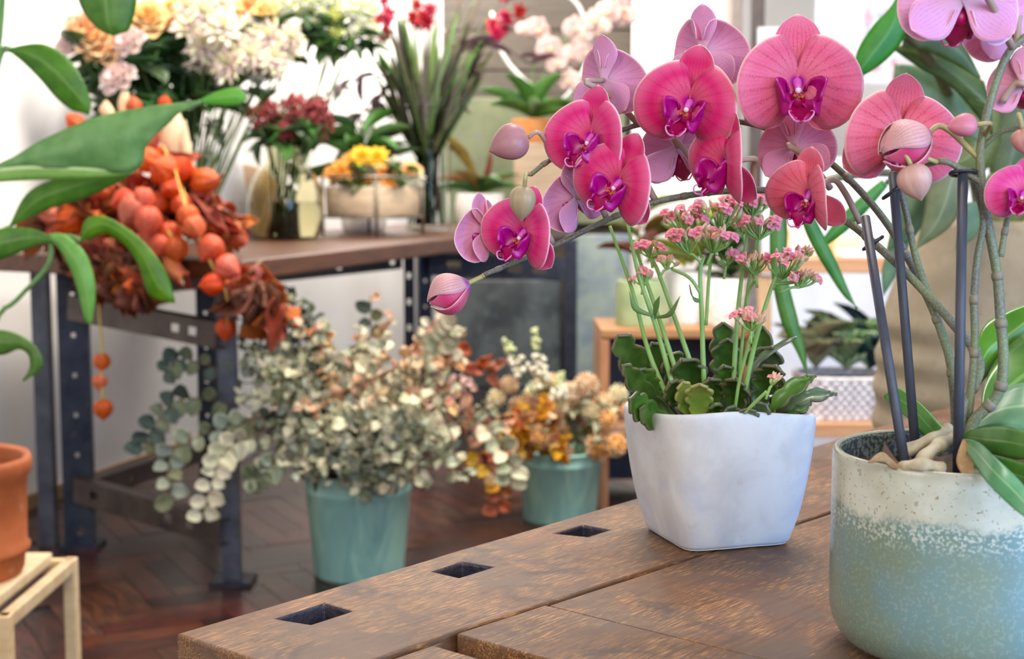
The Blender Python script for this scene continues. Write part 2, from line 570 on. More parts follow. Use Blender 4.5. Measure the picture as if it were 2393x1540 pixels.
# ================================================================== workbench in front
BU, BN = V((.645, .764, 0)).normalized(), V((.764, -.645, 0)).normalized()
BO = V((-.203, .826, .78))
BM = Matrix.Translation(BO) @ Matrix((BU, -BN, V((0, 0, 1)))).transposed().to_4x4()
bm_ = Mt('worn_bench_wood')
v1 = bm_.coord((1, 1, 1)); vg = bm_.coord((2.5, 26, 26)); vf = bm_.coord((6, 90, 90))
big = bm_.noise(v1, 7, 4, .6, .5); grain = bm_.noise(vg, 7, 6, .7, .3); fine = bm_.noise(vf, 9, 4, .7); pat = bm_.noise(v1, 16, 6, .7, .6)
c = bm_.mix(bm_.step(grain, .3, .7), srgb(80, 48, 27), srgb(122, 77, 42))
c = bm_.mix(bm_.math('MULTIPLY', bm_.step(big, .42, .62), .72), c, srgb(100, 80, 66))          # grey patina
c = bm_.mix(bm_.math('MULTIPLY', bm_.math('MULTIPLY', bm_.step(fine, .48, .64), bm_.step(pat, .44, .58)), .85), c, srgb(196, 138, 78))  # scuffed raw wood
c = bm_.mix(bm_.math('MULTIPLY', bm_.step(bm_.noise(v1, 11, 5, .65, 1.), .56, .70), .8), c, srgb(58, 40, 36))    # dark stains
c = bm_.mix(bm_.math('MULTIPLY', bm_.step(bm_.noise(v1, 120, 2), .70, .76), .6), c, srgb(50, 34, 28))
bm_.p(Base_Color=c, Roughness=bm_.math('ADD', bm_.math('MULTIPLY', big, .25), .38), Specular_IOR_Level=.4)
bm_.bump(bm_.math('ADD', grain, bm_.math('MULTIPLY', fine, .5)), .35, .0016)
bench_wood = bm_.m
bench_dark = pm('bench_under_sky_tint', (40, 38, 54), (58, 50, 54), 60, .45, .6, 90, .004)  # blue in the colour stands for sky reflected inside holes and slot

def grid_slab(us, ns, holes, z0, z1, mp, M, name, mats, parent, bevel, jit=0., inner=0):
    """slab of grid cells in (u,n); cells whose index pair is in holes are left open"""
    mb = MB()
    nu, nn = len(us), len(ns)
    idx = lambda i, j, k: (i * nn + j) * 2 + k
    vs = []
    for i, u in enumerate(us):
        for j, n in enumerate(ns):
            x, y = mp(u, n)
            dj = jit * noise.noise(V((x * 22, y * 22, 3.1)))
            for z in (z0, z1): vs.append(M @ V((x, y + dj * (1 if 0 < j < nn - 1 else 1), z)))
    fs, ms = [], []
    full = lambda i, j: 0 <= i < nu - 1 and 0 <= j < nn - 1 and (i, j) not in holes
    for i in range(nu - 1):
        for j in range(nn - 1):
            if not full(i, j): continue
            fs.append((idx(i, j, 1), idx(i, j + 1, 1), idx(i + 1, j + 1, 1), idx(i + 1, j, 1))); ms.append(0)
            fs.append((idx(i, j, 0), idx(i + 1, j, 0), idx(i + 1, j + 1, 0), idx(i, j + 1, 0))); ms.append(0)
            for (di, dj, a, b) in ((-1, 0, (i, j), (i, j + 1)), (1, 0, (i + 1, j + 1), (i + 1, j)),
                                   (0, -1, (i + 1, j), (i, j)), (0, 1, (i, j + 1), (i + 1, j + 1))):
                if not full(i + di, j + dj):
                    hole = (i + di, j + dj) in holes
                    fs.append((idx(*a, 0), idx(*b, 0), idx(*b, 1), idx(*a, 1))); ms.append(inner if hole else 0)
    mb.add(vs, fs)
    mb.m = ms
    inv = M.inverted()
    mb.v = [inv @ p for p in mb.v]
    o = inst(name, mb.mesh(name, mats, False), parent, M)
    if bevel:
        b = o.modifiers.new('bevel', 'BEVEL'); b.width = bevel; b.segments = 3; b.limit_method = 'ANGLE'; b.angle_limit = .9
    return o

bench = thing('workbench', 'worn brown wooden workbench top with square dog holes in the foreground', 'workbench', (BO.x + .4, BO.y + .2, 0))
def cuts(a, b, extra, step=.05):
    s = set(extra) | {a, b}
    k = int((b - a) / step)
    for i in range(1, k):
        q = a + (b - a) * i / k
        if all(abs(q - e) > .012 for e in s): s.add(q)
    return sorted(s)
hu = [(.063, .098), (.2, .235), (.341, .376), (.49, .525), (.64, .675)]
us = cuts(0, 1.5, [q for h in hu for q in h])
ns = [0, .023, .048, .09, 1.0]
wid = lambda u: .121 + .03 * min(1, u / .55)
mp1 = lambda u, n: (u + (.012 * noise.noise(V((u * 40, n * 40, 1))) if u in [q for h in hu for q in h] and .01 < n < .06 else 0),
                    -(n if n < .5 else wid(u)))
holes = {(us.index(a), 1) for a, b in hu}
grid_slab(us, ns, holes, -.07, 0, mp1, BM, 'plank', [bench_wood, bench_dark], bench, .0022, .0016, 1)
mp2 = lambda a, b: (lambda u, n: (u, -((wid(u) + .0048) if n == a else n)))
for (u0, u1, n0, n1, dz) in ((.003, .088, .1, .34, -.0015), (.107, .187, .1, .34, .001), (.1895, 1.5, .1, .50, 0), (0, 1.5, .503, .76, -.001)):
    us2 = cuts(u0, u1, [], .04)
    f = mp2(.1, 0) if n0 == .1 else (lambda u, n: (u, -n))
    grid_slab(us2, [n0, (n0 + n1) / 2 + .03, n1], set(), -.07, dz, f, BM, 'plank', [bench_wood, bench_dark], bench, .0016, .0012)
mb = MB()
for (u, n) in ((.09, .06), (1.4, .06), (.09, .62), (1.4, .62)):
    M = BM @ Matrix.Translation((u, -n, 0))
    mb = MB(); mb.box((0, 0, -.425), (.09, .09, .71), M); mb.build('leg', bench_wood, bench, False, bevel=.004)
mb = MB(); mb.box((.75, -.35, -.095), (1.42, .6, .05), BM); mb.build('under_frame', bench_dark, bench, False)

# ================================================================== long display table at the left
steel = Mt('dark_blue_steel')
n1 = steel.noise(steel.coord(), 14, 5, .6)
c = steel.mix(steel.step(n1, .3, .7), srgb(36, 42, 58), srgb(62, 66, 78))
c = steel.mix(steel.math('MULTIPLY', steel.step(steel.noise(steel.coord(), 25, 5), .58, .7), .55), c, srgb(96, 78, 66))
steel.p(Base_Color=c, Roughness=.42, Metallic=.55); steel = steel.m
steel2 = Mt('grey_steel')
n1 = steel2.noise(steel2.coord(), 14, 5, .6)
c = steel2.mix(steel2.step(n1, .3, .7), srgb(70, 72, 82), srgb(96, 98, 108))
steel2.p(Base_Color=c, Roughness=.4, Metallic=.5); steel2 = steel2.m
rust = Mt('brown_steel')
n1 = rust.noise(rust.coord(), 12, 5, .6)
c = rust.mix(rust.step(n1, .3, .7), srgb(58, 48, 44), srgb(84, 72, 66))
rust.p(Base_Color=c, Roughness=.45, Metallic=.4); rust = rust.m
table_wood = wood('table_top_wood', (64, 38, 22), (96, 60, 34), (116, 76, 44), (1.2, 12, 12), 5, .42, .2, .05)
TZ = .857
tC, tR = V((-.68, 3.524, 0)), V((.28, 6.67, 0))
tL = tC + V((-.87, .49, 0)) * .95
tB = tR + V((-.956, .292, 0)) * .80
td = (tR - tC).normalized()
table = thing('display_table', 'long dark wooden display table on drilled steel legs', 'table', (-.7, 5.0, 0))
TM = Matrix.Translation((-.7, 5, TZ)) @ Matrix.Rotation(math.atan2(td.y, td.x), 4, 'Z')
TI = TM.inverted()
mb = MB()
mb.prism([TI @ (p + V((0, 0, TZ))) for p in (tC, tR, tB, tL)], -.052, 0)
o = inst('table_top', mb.mesh('table_top', [table_wood], False), table, TM)
b = o.modifiers.new('bevel', 'BEVEL'); b.width = .006; b.segments = 2

def channel(name, a, b, w, fl, facing, mat, parent, slots=(), th=.005, hw=.17):
    """steel C-channel from a to b; web width w, flanges fl; slots: (t, length) cut through the web"""
    a, b = V(a), V(b)
    x = (b - a).normalized()
    f = V(facing); f = (f - x * f.dot(x)).normalized()
    y = f.cross(x)
    M = Matrix.Translation(a) @ Matrix((x, y, f)).transposed().to_4x4()
    L = (b - a).length
    mb = MB()
    us = sorted({0, L} | {q for t, l in slots for q in (t * L - l / 2, t * L + l / 2)})
    hl = [(t * L - l / 2) for t, l in slots]
    ns = [-w / 2, -w * hw, w * hw, w / 2]
    for i in range(len(us) - 1):
        for j in range(3):
            if j == 1 and us[i] in hl: continue
            c = ((us[i] + us[i + 1]) / 2, (ns[j] + ns[j + 1]) / 2, 0)
            mb.box(c, (us[i + 1] - us[i], ns[j + 1] - ns[j], th))
    for s in (-1, 1):
        mb.box((L / 2, s * (w / 2 - th / 2), -fl / 2), (L, th, fl))
    return inst(name, mb.mesh(name, [mat], False), parent, M)

Zv = V((0, 0, 1))
L0, L1 = V((-.735, 3.60, 0)), V((-1.245, 3.97, 0))
camdir = V((.25, -1, 0))
rd = [(k / 7 + .06, .013) for k in range(7)]
channel('leg', L0, L0 + Zv * .805, .046, .05, V((.1, -1, 0)), steel2, table)
channel('leg', L1, L1 + Zv * .805, .085, .05, V((.2, -1, 0)), steel, table, rd, hw=.07)
la = L1 + V((-.105, .03, 0))
channel('leg', la, la + Zv * .805, .045, .04, V((0, -1, 0)), steel2, table)
L2 = V((-1.02, 4.66, 0))
channel('leg', L2, L2 + Zv * .805, .062, .05, V((0, -1, 0)), steel, table, rd, hw=.09)
L3, L4 = V((-.425, 6.2, 0)), V((.262, 6.25, 0))
channel('leg', L3 + V((-.03, 0, 0)), L3 + V((-.03, 0, .805)), .045, .04, V((0, -1, 0)), steel, table, [(q[0] + .03, .026) for q in rd], hw=.2)
channel('leg', L3 + V((.04, .03, 0)), L3 + V((.04, .03, .805)), .06, .05, V((.3, -1, 0)), steel, table, rd, hw=.1)
channel('leg', L4, L4 + Zv * .805, .055, .05, V((0, -1, 0)), steel, table)
fwd = V((-.45, -.9, 0))
channel('cross_bar', L1 + V((.0, -.04, .705)), L0 + V((-.02, -.03, .665)), .068, .04, fwd, rust, table, ((.13, .035), (.74, .035), (.85, .035)))
channel('cross_bar', L1 + V((.0, -.04, .185)), L0 + V((-.02, -.03, .150)), .07, .04, fwd, rust, table, ((.15, .035), (.66, .035), (.80, .035)))
channel('cross_bar', L1 + V((.03, .05, .165)), L2 + V((0, -.04, .165)), .06, .04, V((.95, -.3, 0)), rust, table, ((.3, .035), (.8, .035)))
channel('cross_bar', L1 + V((.03, .05, .74)), L2 + V((0, -.04, .74)), .06, .04, V((.95, -.3, 0)), rust, table, ((.3, .035), (.8, .035)))
channel('cross_bar', L2 + V((0, .03, .735)), L3 + V((-.06, -.03, .715)), .07, .04, V((.95, -.3, 0)), steel, table, ((.2, .05), (.3, .05), (.62, .05), (.94, .05)))
channel('cross_bar', L3 + V((.06, -.03, .70)), L4 + V((-.02, -.03, .67)), .10, .04, V((0, -1, 0)), steel, table, ((.18, .06), (.62, .06), (.8, .06)))
for q in (L0, L1, L2, L3, L4):
    mb = MB(); mb.box((q.x, q.y + .02, .012), (.11, .10, .012)); mb.build('foot_plate', steel, table, False)

# ================================================================== potted orchid
def strip(name, A, B, mat, parent, bulge=.01, n=18, nv=6, th=.0012, ripple=0., matb=None):
    """blade between two edges given as (px, py, Y) points; bulges towards the viewer"""
    a = spline([P(*q) for q in A], n)
    b = spline([P(*q) for q in B], n)
    def fn(u, v):
        i = min(n, int(round(u * n)))
        p = V(a[i]).lerp(V(b[i]), v)
        s = 2 * v - 1
        w = (V(a[i]) - V(b[i])).length
        p += V((0, -1, .25)) * min(bulge, w * .13) * (.5 * (1 - s * s) + .5 * (1 - abs(s)))
        if ripple: p += V((0, -1, 0)) * ripple * math.sin(u * 30) * s * s
        return p, (u, max(abs(s), u), v)
    mb = MB()
    mb.sheet(fn, n, nv, th, 0, 1 if matb else 0)
    return mb.build(name, [mat, matb] if matb else mat, parent)

def petal_mat(name, back=False):
    m = Mt(name)
    t, e, s = m.col()
    tint = m.n('ObjectInfo').outputs['Color']
    nz = m.noise(m.coord(), 140, 3)
    nzl = m.noise(m.coord(), 45, 2)
    if not back:
        # paler salmon heart, deeper towards the lower half, purple at the very base
        pale = m.mix(.55, tint, srgb(246, 168, 172))
        f = m.math('MULTIPLY', m.step(t, .06, .26), m.step(t, .72, .34))
        c = m.mix(m.math('MULTIPLY', f, .42), tint, pale)
        c = m.mix(m.math('MULTIPLY', m.step(nzl, .4, .65), .2), c, srgb(216, 22, 120))
    else:
        c = m.mix(.58, tint, srgb(232, 188, 222))
        c = m.mix(m.math('MULTIPLY', m.step(t, .5, 0.), .45), c, srgb(214, 192, 196))
    w = m.math('ADD', m.math('MULTIPLY', s, 11.), m.math('MULTIPLY', m.noise(m.coord(), 60, 2), 1.1))
    w = m.math('ABSOLUTE', m.math('SINE', m.math('MULTIPLY', w, pi)))
    w2 = m.math('ADD', m.math('MULTIPLY', s, 34.), m.math('MULTIPLY', m.noise(m.coord(), 90, 2), 2.))
    w2 = m.math('ABSOLUTE', m.math('SINE', m.math('MULTIPLY', w2, pi)))
    vn = m.math('MULTIPLY', m.step(w, .30, .02), m.step(t, .12, .4))
    vn2 = m.math('MULTIPLY', m.step(w2, .5, .05), m.step(t, .5, .85))
    dark = m.mix(1., c, srgb(206, 120, 158) if not back else srgb(215, 168, 205), 'MULTIPLY')
    c = m.mix(m.math('MULTIPLY', vn, .9 if not back else .6), c, dark)
    c = m.mix(m.math('MULTIPLY', vn2, .6), c, dark)
    if not back: c = m.mix(m.step(t, .17, .05), c, srgb(176, 10, 168))
    c = m.mix(m.math('MULTIPLY', m.step(e, .66, 1.), .30), c, srgb(244, 160, 186))
    c = m.mix(m.math('MULTIPLY', m.step(e, .955, 1.), .75), c, srgb(254, 216, 212))
    m.p(Base_Color=c, Roughness=.5, Specular_IOR_Level=.3, Sheen_Weight=.15)
    m.bump(m.math('ADD', m.math('MULTIPLY', nz, .4), m.math('MULTIPLY', w, .25)), .18, .0006)
    m.translucent(c, .22)
    return m.m
pet_f, pet_b = petal_mat('orchid_petal'), petal_mat('orchid_petal_back', True)
pet_r = pm('orchid_petal_rim', (250, 206, 206), trans=.2)
lip_m = pm('orchid_lip', (150, 0, 62), (190, 0, 110), 90, .34, .1, 200, .0005, spec=.5, trans=.1)
lipside_m = pm('orchid_lip_side', (166, 0, 84), (182, 0, 140), 60, .34, .1, 200, .0005, trans=.15)
callus_m = pm('orchid_callus', (206, 130, 40), (170, 60, 40), 500, .4)
column_m = pm('orchid_column', (198, 60, 180), (220, 110, 190), 200, .4)
cap_m = pm('anther_cap', (240, 226, 232), (226, 196, 214), 200, .4)
tendril_m = pm('lip_tendril', (196, 60, 150), (230, 150, 190), 200, .4)

def sepal_mesh(seed, wid=.36, L=1., back=.16, cup=.22, sx=1):
    tab = [(0, .24), (.12, .34), (.25, .52), (.4, .78), (.53, .95), (.64, 1.), (.76, .92), (.87, .68), (.94, .42), (.98, .2), (1, 0)]
    ph = seed * 1.7
    def fn(u, v):
        t = (1 - math.cos(pi * (u * .93 + .07))) / 2
        t = (t - (1 - math.cos(pi * .07)) / 2) / (1 - (1 - math.cos(pi * .07)) / 2)
        s = 2 * v - 1
        h = lerpt(tab, t) * wid
        y = back * t * t + cup * h * s * s * -.6 + .012 * math.sin(5 * t + ph + s * 3)
        return V((s * h, y, t * L)), (t, max(abs(s) * min(1, t * 6), t), v)
    mb = MB()
    mb.sheet(fn, 16, 10, .009, 0, 1, 2)
    return mb.mesh('sepal', [pet_f, pet_b, pet_r])

PET = [(-86, .20), (-80, .45), (-73, .70), (-69, .79), (-55, .92), (-33, 1.0), (-10, 1.0), (0, .985), (18, .91), (39, .82), (60, .77), (72, .74), (80, .64), (86, .45), (90, .22)]

def petal_mesh(side, seed, cup=.10, curl=.16):
    """rounded kidney petal fanning out from its claw; side -1 = viewer's left"""
    ph = seed * 2.1
    def fn(u, v):
        th = -86 + 176 * v
        # relax the outline with a smooth interpolation
        r0 = sum(lerpt(PET, th + d) for d in (-5, -2.5, 0, 2.5, 5)) / 5
        rr = u ** .85
        a = math.radians(th)
        x, z = math.cos(a) * r0 * rr, math.sin(a) * r0 * rr
        y = -cup * math.sin(pi * min(1, rr)) * .8 + curl * rr ** 3 * (.35 + .65 * abs(math.sin(a))) + .018 * math.sin(3 * a + ph) * rr * rr
        return V((side * (x + .03), y, z)), (rr, max(rr, 0), v)
    mb = MB()
    if side < 0: mb.sheet(lambda u, v: fn(u, 1 - v), 12, 26, .009, 0, 1, 2)
    else: mb.sheet(fn, 12, 26, .009, 0, 1, 2)
    # front faces must look to -Y
    return mb.mesh('petal', [pet_f, pet_b, pet_r])

def check_front(me):
    """flip if the front (slot 0) faces look away from -Y"""
    s = sum(p.normal.y * p.area for p in me.polygons if p.material_index == 0)
    if s > 0:
        me.flip_normals()
        for p in me.polygons:
            if p.material_index < 2: p.material_index = 1 - p.material_index
    return me

SEP = [check_front(sepal_mesh(0)), check_front(sepal_mesh(1, .34, 1.02, .12)), check_front(sepal_mesh(2, .33, .98, .2))]
PETM = {s: [check_front(petal_mesh(s, q, .10 + .03 * q, .14 + .05 * q)) for q in (0, 1)] for s in (-1, 1)}

def lip_mesh():
    mb = MB()
    # two upright side lobes
    for sd in (-1, 1):
        def fn(u, v, sd=sd):
            t = (1 - math.cos(pi * u)) / 2
            s = 2 * v - 1
            h = .175 * math.sqrt(max(0, 1 - (2 * t - 1) ** 2)) ** .8
            y = -.10 - .30 * t - .10 * s * s
            return V((sd * (.055 + .17 * math.sin(pi * t * .8) + .04 * s), y + .02, -.20 - .10 * t + s * h * 1.15 + .07)), (t, abs(s), v)
        mb.sheet(fn, 10, 8, .022, 1, 1, 1)
    # mid lobe: anchor-shaped tongue running forward and down
    def fm(u, v):
        s = 2 * v - 1
        h = lerpt([(0, .07), (.3, .11), (.55, .19), (.7, .2), (.85, .12), (1, .05)], u)
        return V((s * h, -.12 - .36 * u + .06 * abs(s) ** 2 * u, -.26 - .34 * u + .16 * u * u + abs(s) ** 1.5 * h * .7)), (u, abs(s), v)
    mb.sheet(fm, 12, 8, .02, 0, 0, 0)
    for sd in (-1, 1):
        pts = spline([(sd * .02, -.47, -.44), (sd * .07, -.53, -.43), (sd * .12, -.53, -.37), (sd * .13, -.49, -.33), (sd * .10, -.46, -.33)], 10)
        mb.tube(pts, [.016 - .001 * i for i in range(11)], 6, 2)
    # side flaps joining tongue and lobes
    mb.ball((0, -.14, -.22), (.09, .08, .1), 12, 8, None, 0)
    return mb.mesh('lip', [lip_m, lipside_m, tendril_m])
LIP = lip_mesh()

def column_mesh():
    mb = MB()
    mb.tube([(0, .03, 0), (0, -.05, -.02), (0, -.13, -.07), (0, -.19, -.13)], [.085, .075, .062, .055], 12, 0)
    mb.ball((0, -.20, -.135), (.052, .04, .055), 10, 8, None, 1)
    for i in range(14):
        x = R.uniform(-.07, .07)
        mb.ball((x, -.26 + R.uniform(-.05, .04), -.235 + R.uniform(-.02, .04)), R.uniform(.012, .024), 6, 4, None, 2)
    return mb.mesh('flower', [column_m, cap_m, callus_m])
COLM = column_mesh()

orch_c = P(2250, 1065, .80); orch_c.z = .7812
orchid = thing('potted_orchid', 'pink moth orchid on arching spikes in a blue green glazed pot', 'orchid', orch_c)
stem_m = Mt('orchid_stem')
n1 = stem_m.noise(stem_m.coord(), 900, 3, .6); n2 = stem_m.noise(stem_m.coord(), 25, 3)
c = stem_m.mix(stem_m.step(n2, .35, .65), srgb(104, 112, 78), srgb(92, 84, 82))
c = stem_m.mix(stem_m.math('MULTIPLY', stem_m.step(n1, .45, .6), .45), c, srgb(140, 148, 112))
stem_m.p(Base_Color=c, Roughness=.55); stem_m.bump(n1, .2, .0004); stem_m = stem_m.m
ped_m = pm('orchid_pedicel', (170, 138, 128), (150, 128, 100), 40, .5)
ped_g = pm('orchid_pedicel_green', (168, 160, 96), (150, 130, 92), 40, .5)
node_m = pm('stem_node_sheath', (128, 122, 96), (116, 104, 92), 80, .6)

SALM, PINK, MAG, DEEP = srgb(236, 106, 126), srgb(230, 102, 142), srgb(216, 0, 102), srgb(220, 4, 116)
LAV = srgb(212, 100, 170)
def flower(px, py, Y, rpx, yaw, pitch, roll, tint, anchor=None, var=0, sc=(1, 1, 1), fold=(24, 24), label=None, ped=None):
    c = P(px, py, Y)
    s = mm(rpx, Y)
    rad = math.radians
    M = Matrix.Translation(c) @ Matrix.Rotation(rad(yaw), 4, 'Z') @ Matrix.Rotation(rad(pitch), 4, 'X') @ Matrix.Rotation(rad(roll), 4, 'Y') @ Matrix.Diagonal((s * sc[0], s * sc[1], s * sc[2], 1))
    f = inst('flower', COLM, orchid, M, tint)
    if label: f['label'] = label
    ry = lambda a: Matrix.Rotation(rad(a), 4, 'Y')
    o = Matrix.Translation((0, .05, 0))
    inst('sepal', SEP[var % 3], f, M @ o @ Matrix.Rotation(rad(6), 4, 'X'), tint)
    for k, a in ((1, 129), (2, -129)):
        inst('sepal', SEP[(k + var) % 3], f, M @ o @ ry(a) @ Matrix.Rotation(rad(4), 4, 'X') @ Matrix.Diagonal((1.12, 1, .98, 1)), tint)
    for sd, fo in ((-1, fold[0]), (1, fold[1])):
        inst('petal', PETM[sd][var % 2], f, M @ Matrix.Translation((0, -.02, 0)) @ Matrix.Rotation(rad(-sd * fo), 4, 'Z') @ ry(-sd * 4), tint)
    inst('lip', LIP, f, M @ Matrix.Translation((0, .05, .03)) @ Matrix.Diagonal((1.42, 1.4, 1.42, 1)))
    if anchor:
        a = P(*anchor)
        b = M @ V((0, .02, 0))
        d = (M.to_3x3() @ V((0, 1, 0))).normalized()
        q = b + d * min(.022, (a - b).length * .5)
        pts = spline([a, a.lerp(q, .55) + V((0, 0, .004)), q, b], 14)
        mb = MB(); mb.tube(pts, [.0022 - .0005 * i / 14 for i in range(15)], 8)
        mb.build('pedicel', ped or ped_m, f)
    return f
# open flowers (pixel, distance, size, yaw / pitch / roll)
flower(1862, 190, .885, 150, -4, 4, 0, PINK, (1930, 300, .93), 0, label='largest open pink flower facing forward')
flower(1614, 238, .90, 128, -24, 4, 10, MAG, (1720, 290, .93), 1, label='magenta flower with dark lip')
flower(1386, 318, .92, 116, -38, 2, 4, DEEP, (1440, 330, .95), 0)
flower(1452, 424, .90, 116, -40, 2, 22, MAG, (1530, 466, .925), 1)
flower(1228, 540, .915, 106, -38, 4, 14, DEEP, (1290, 566, .935), 0)
flower(1704, 378, .885, 118, -66, 6, 12, MAG, (1760, 445, .91), 1)
flower(1896, 448, .875, 106, -48, 20, 10, SALM, (2010, 520, .90), 0, fold=(26, 40))
flower(2098, 318, .865, 142, 4, 0, 8, SALM, (2140, 420, .90), 1)
flower(2392, 452, .78, 88, -24, -4, 10, srgb(222, 52, 140), (2330, 440, .80), 0)
# flowers seen from behind
flower(1412, 188, .935, 102, 138, -6, -6, LAV, (1492, 290, .945), 0)
flower(1644, 122, .925, 106, 140, -8, -4, LAV, (1712, 250, .94), 1)
flower(1584, 344, .945, 104, 166, 14, 10, LAV, (1660, 455, .94), 0)
flower(1136, 536, .935, 88, -128, 4, 20, PINK, (1200, 610, .94), 1)
flower(1346, 462, .935, 92, -134, 2, 20, LAV, (1420, 515, .935), 0)
flower(1856, 342, .915, 96, 158, 0, 8, PINK, (1940, 440, .92), 1)
flower(2252, -8, .78, 146, 176, 12, -4, LAV, (2366, 112, .79), 0)
flower(2352, 52, .82, 104, 190, 6, 20, PINK, (2376, 108, .80), 1)
flower(2392, 198, .80, 86, 160, 0, 0, SALM, (2342, 238, .80), 0)

# ---- spikes
def pts3(lst, n):
    return spline([P(*q) for q in lst], n)
def spike(name, lst, r0, r1, n=60, nodes=()):
    pts = [V(p) for p in pts3(lst, n)]
    rs = [r0 + (r1 - r0) * i / n for i in range(n + 1)]
    mb = MB(); mb.tube(pts, rs, 10)
    o = mb.build(name, stem_m, orchid)
    for t in nodes:
        i = int(t * n)
        d = (pts[i + 1] - pts[i - 1]).normalized()
        mb = MB()
        mb.tube([pts[i] - d * .0028, pts[i] - d * .001, pts[i] + d * .0012, pts[i] + d * .003], [rs[i] * 1.02, rs[i] * 1.22, rs[i] * 1.2, rs[i] * 1.0], 10)
        mb.build('node', node_m, o)
    return o
spike('flower_spike', [(2244, 1060, .80), (2250, 960, .80), (2290, 850, .81), (2225, 755, .83), (2130, 650, .855), (2050, 575, .875), (1975, 515, .895), (1880, 470, .91), (1800, 446, .92),
       (1700, 446, .925), (1600, 458, .925), (1500, 480, .925), (1410, 518, .93), (1300, 572, .935), (1200, 614, .935), (1132, 642, .93)], .0030, .0016, 90, (.10, .16, .36, .52, .67, .78, .9, .97))
spike('flower_spike', [(2228, 1040, .82), (2232, 960, .825), (2215, 820, .835), (2165, 690, .86), (2085, 540, .89), (1990, 425, .915), (1890, 345, .93), (1760, 290, .94), (1620, 278, .945), (1490, 292, .945),
       (1400, 328, .945), (1290, 372, .94), (1240, 408, .935)], .0028, .0016, 80, (.14, .30, .43, .84, .94))
spike('flower_spike', [(2262, 1040, .80), (2275, 985, .795), (2330, 925, .79), (2345, 850, .79), (2338, 740, .795), (2330, 640, .80), (2312, 540, .80), (2296, 440, .80), (2292, 340, .80),
       (2325, 200, .80), (2362, 116, .80), (2420, 70, .80)], .0034, .0021, 80, (.16, .22, .36, .45))
spike('flower_spike', [(2256, 1030, .805), (2268, 930, .80), (2278, 800, .80), (2276, 700, .80), (2284, 600, .80), (2298, 510, .80), (2274, 420, .81)], .0025, .0018, 40, (.30, .52))
spike('flower_spike', [(2250, 1010, .81), (2225, 860, .83), (2180, 720, .845), (2140, 600, .86), (2118, 500, .87), (2098, 420, .875), (2082, 380, .88)], .0027, .0018, 40, (.3, .6))
spike('side_branch', [(2300, 432, .80), (2262, 408, .80), (2212, 378, .80), (2170, 384, .805), (2130, 398, .81)], .0020, .0014, 24, (.55,))
spike('side_branch', [(2338, 600, .80), (2352, 520, .80), (2372, 440, .79)], .0018, .0015, 16, (.4,))
spike('side_branch', [(2296, 345, .80), (2340, 308, .795), (2400, 298, .79)], .0016, .0014, 16)

# ---- buds
bud_m = Mt('orchid_bud')
t, e, s = bud_m.col()
w = bud_m.math('ABSOLUTE', bud_m.math('SINE', bud_m.math('ADD', bud_m.math('MULTIPLY', s, pi * 15), bud_m.math('MULTIPLY', bud_m.noise(None, 6, 3), 3.))))
tint = bud_m.n('ObjectInfo').outputs['Color']
c = bud_m.mix(bud_m.math('MULTIPLY', bud_m.step(w, .3, 0.), .28), tint, srgb(150, 96, 108))
c = bud_m.mix(bud_m.math('MULTIPLY', bud_m.step(t, .3, 0.), .35), c, srgb(196, 176, 150))
bud_m.p(Base_Color=c, Roughness=.42, Specular_IOR_Level=.4); bud_m.bump(w, .06, .0004); bud_m.translucent(c, .12); bud_m = bud_m.m
mb = MB()
prof = [(.001, 0), (.17, .015), (.32, .07), (.45, .19), (.51, .36), (.49, .53), (.39, .72), (.24, .88), (.10, .98), (.001, 1.06)]
prof = spline(prof, 18)
mb.lathe([(max(.0005, r), z) for r, z in prof], 30, None, 0, fr=lambda q, z: 1 + .05 * math.cos(3 * q) - .05 * max(0, math.cos(3 * q + pi)) ** 8)
BUD = mb.mesh('bud', [bud_m])
def bud(px, py, Y, lpx, wpx, tip, tint, anchor, ped=None):
    """tip: direction of the pointed end as pixel offset (+ dy in depth)"""
    c = P(px, py, Y)
    d = (P(px + tip[0], py + tip[1], Y) - c).normalized() + V((0, tip[2] if len(tip) > 2 else 0, 0))
    d.normalize()
    L, Wd = mm(lpx, Y), mm(wpx, Y)
    z = d
    x = V((0, 1, 0)).cross(z).normalized(); y = z.cross(x)
    M = Matrix.Translation(c - d * L / 2) @ Matrix((x * Wd, y * Wd, z * L)).transposed().to_4x4()
    o = inst('bud', BUD, orchid, M, tint)
    a = P(*anchor); b = c - d * L * .48
    q = b - d * .008
    mb = MB(); mb.tube(spline([a, q, b], 10), .0014, 8)
    mb.build('pedicel', ped or ped_m, o)
    return o
bud(1190, 336, .925, 92, 84, (-60, 22), srgb(172, 118, 120), (1295, 372, .94))
bud(1222, 474, .89, 78, 62, (-6, 60), srgb(168, 146, 112), (1238, 408, .935), ped_g)
bud(2140, 425, .79, 84, 78, (18, 60), srgb(206, 160, 146), (2190, 378, .80), ped_g)
bud(2249, 294, .785, 66, 54, (-60, 4), srgb(206, 122, 136), (2300, 318, .80), ped_g)
bud(2394, 330, .775, 60, 56, (10, 50), srgb(200, 140, 130), (2392, 298, .79), ped_g)

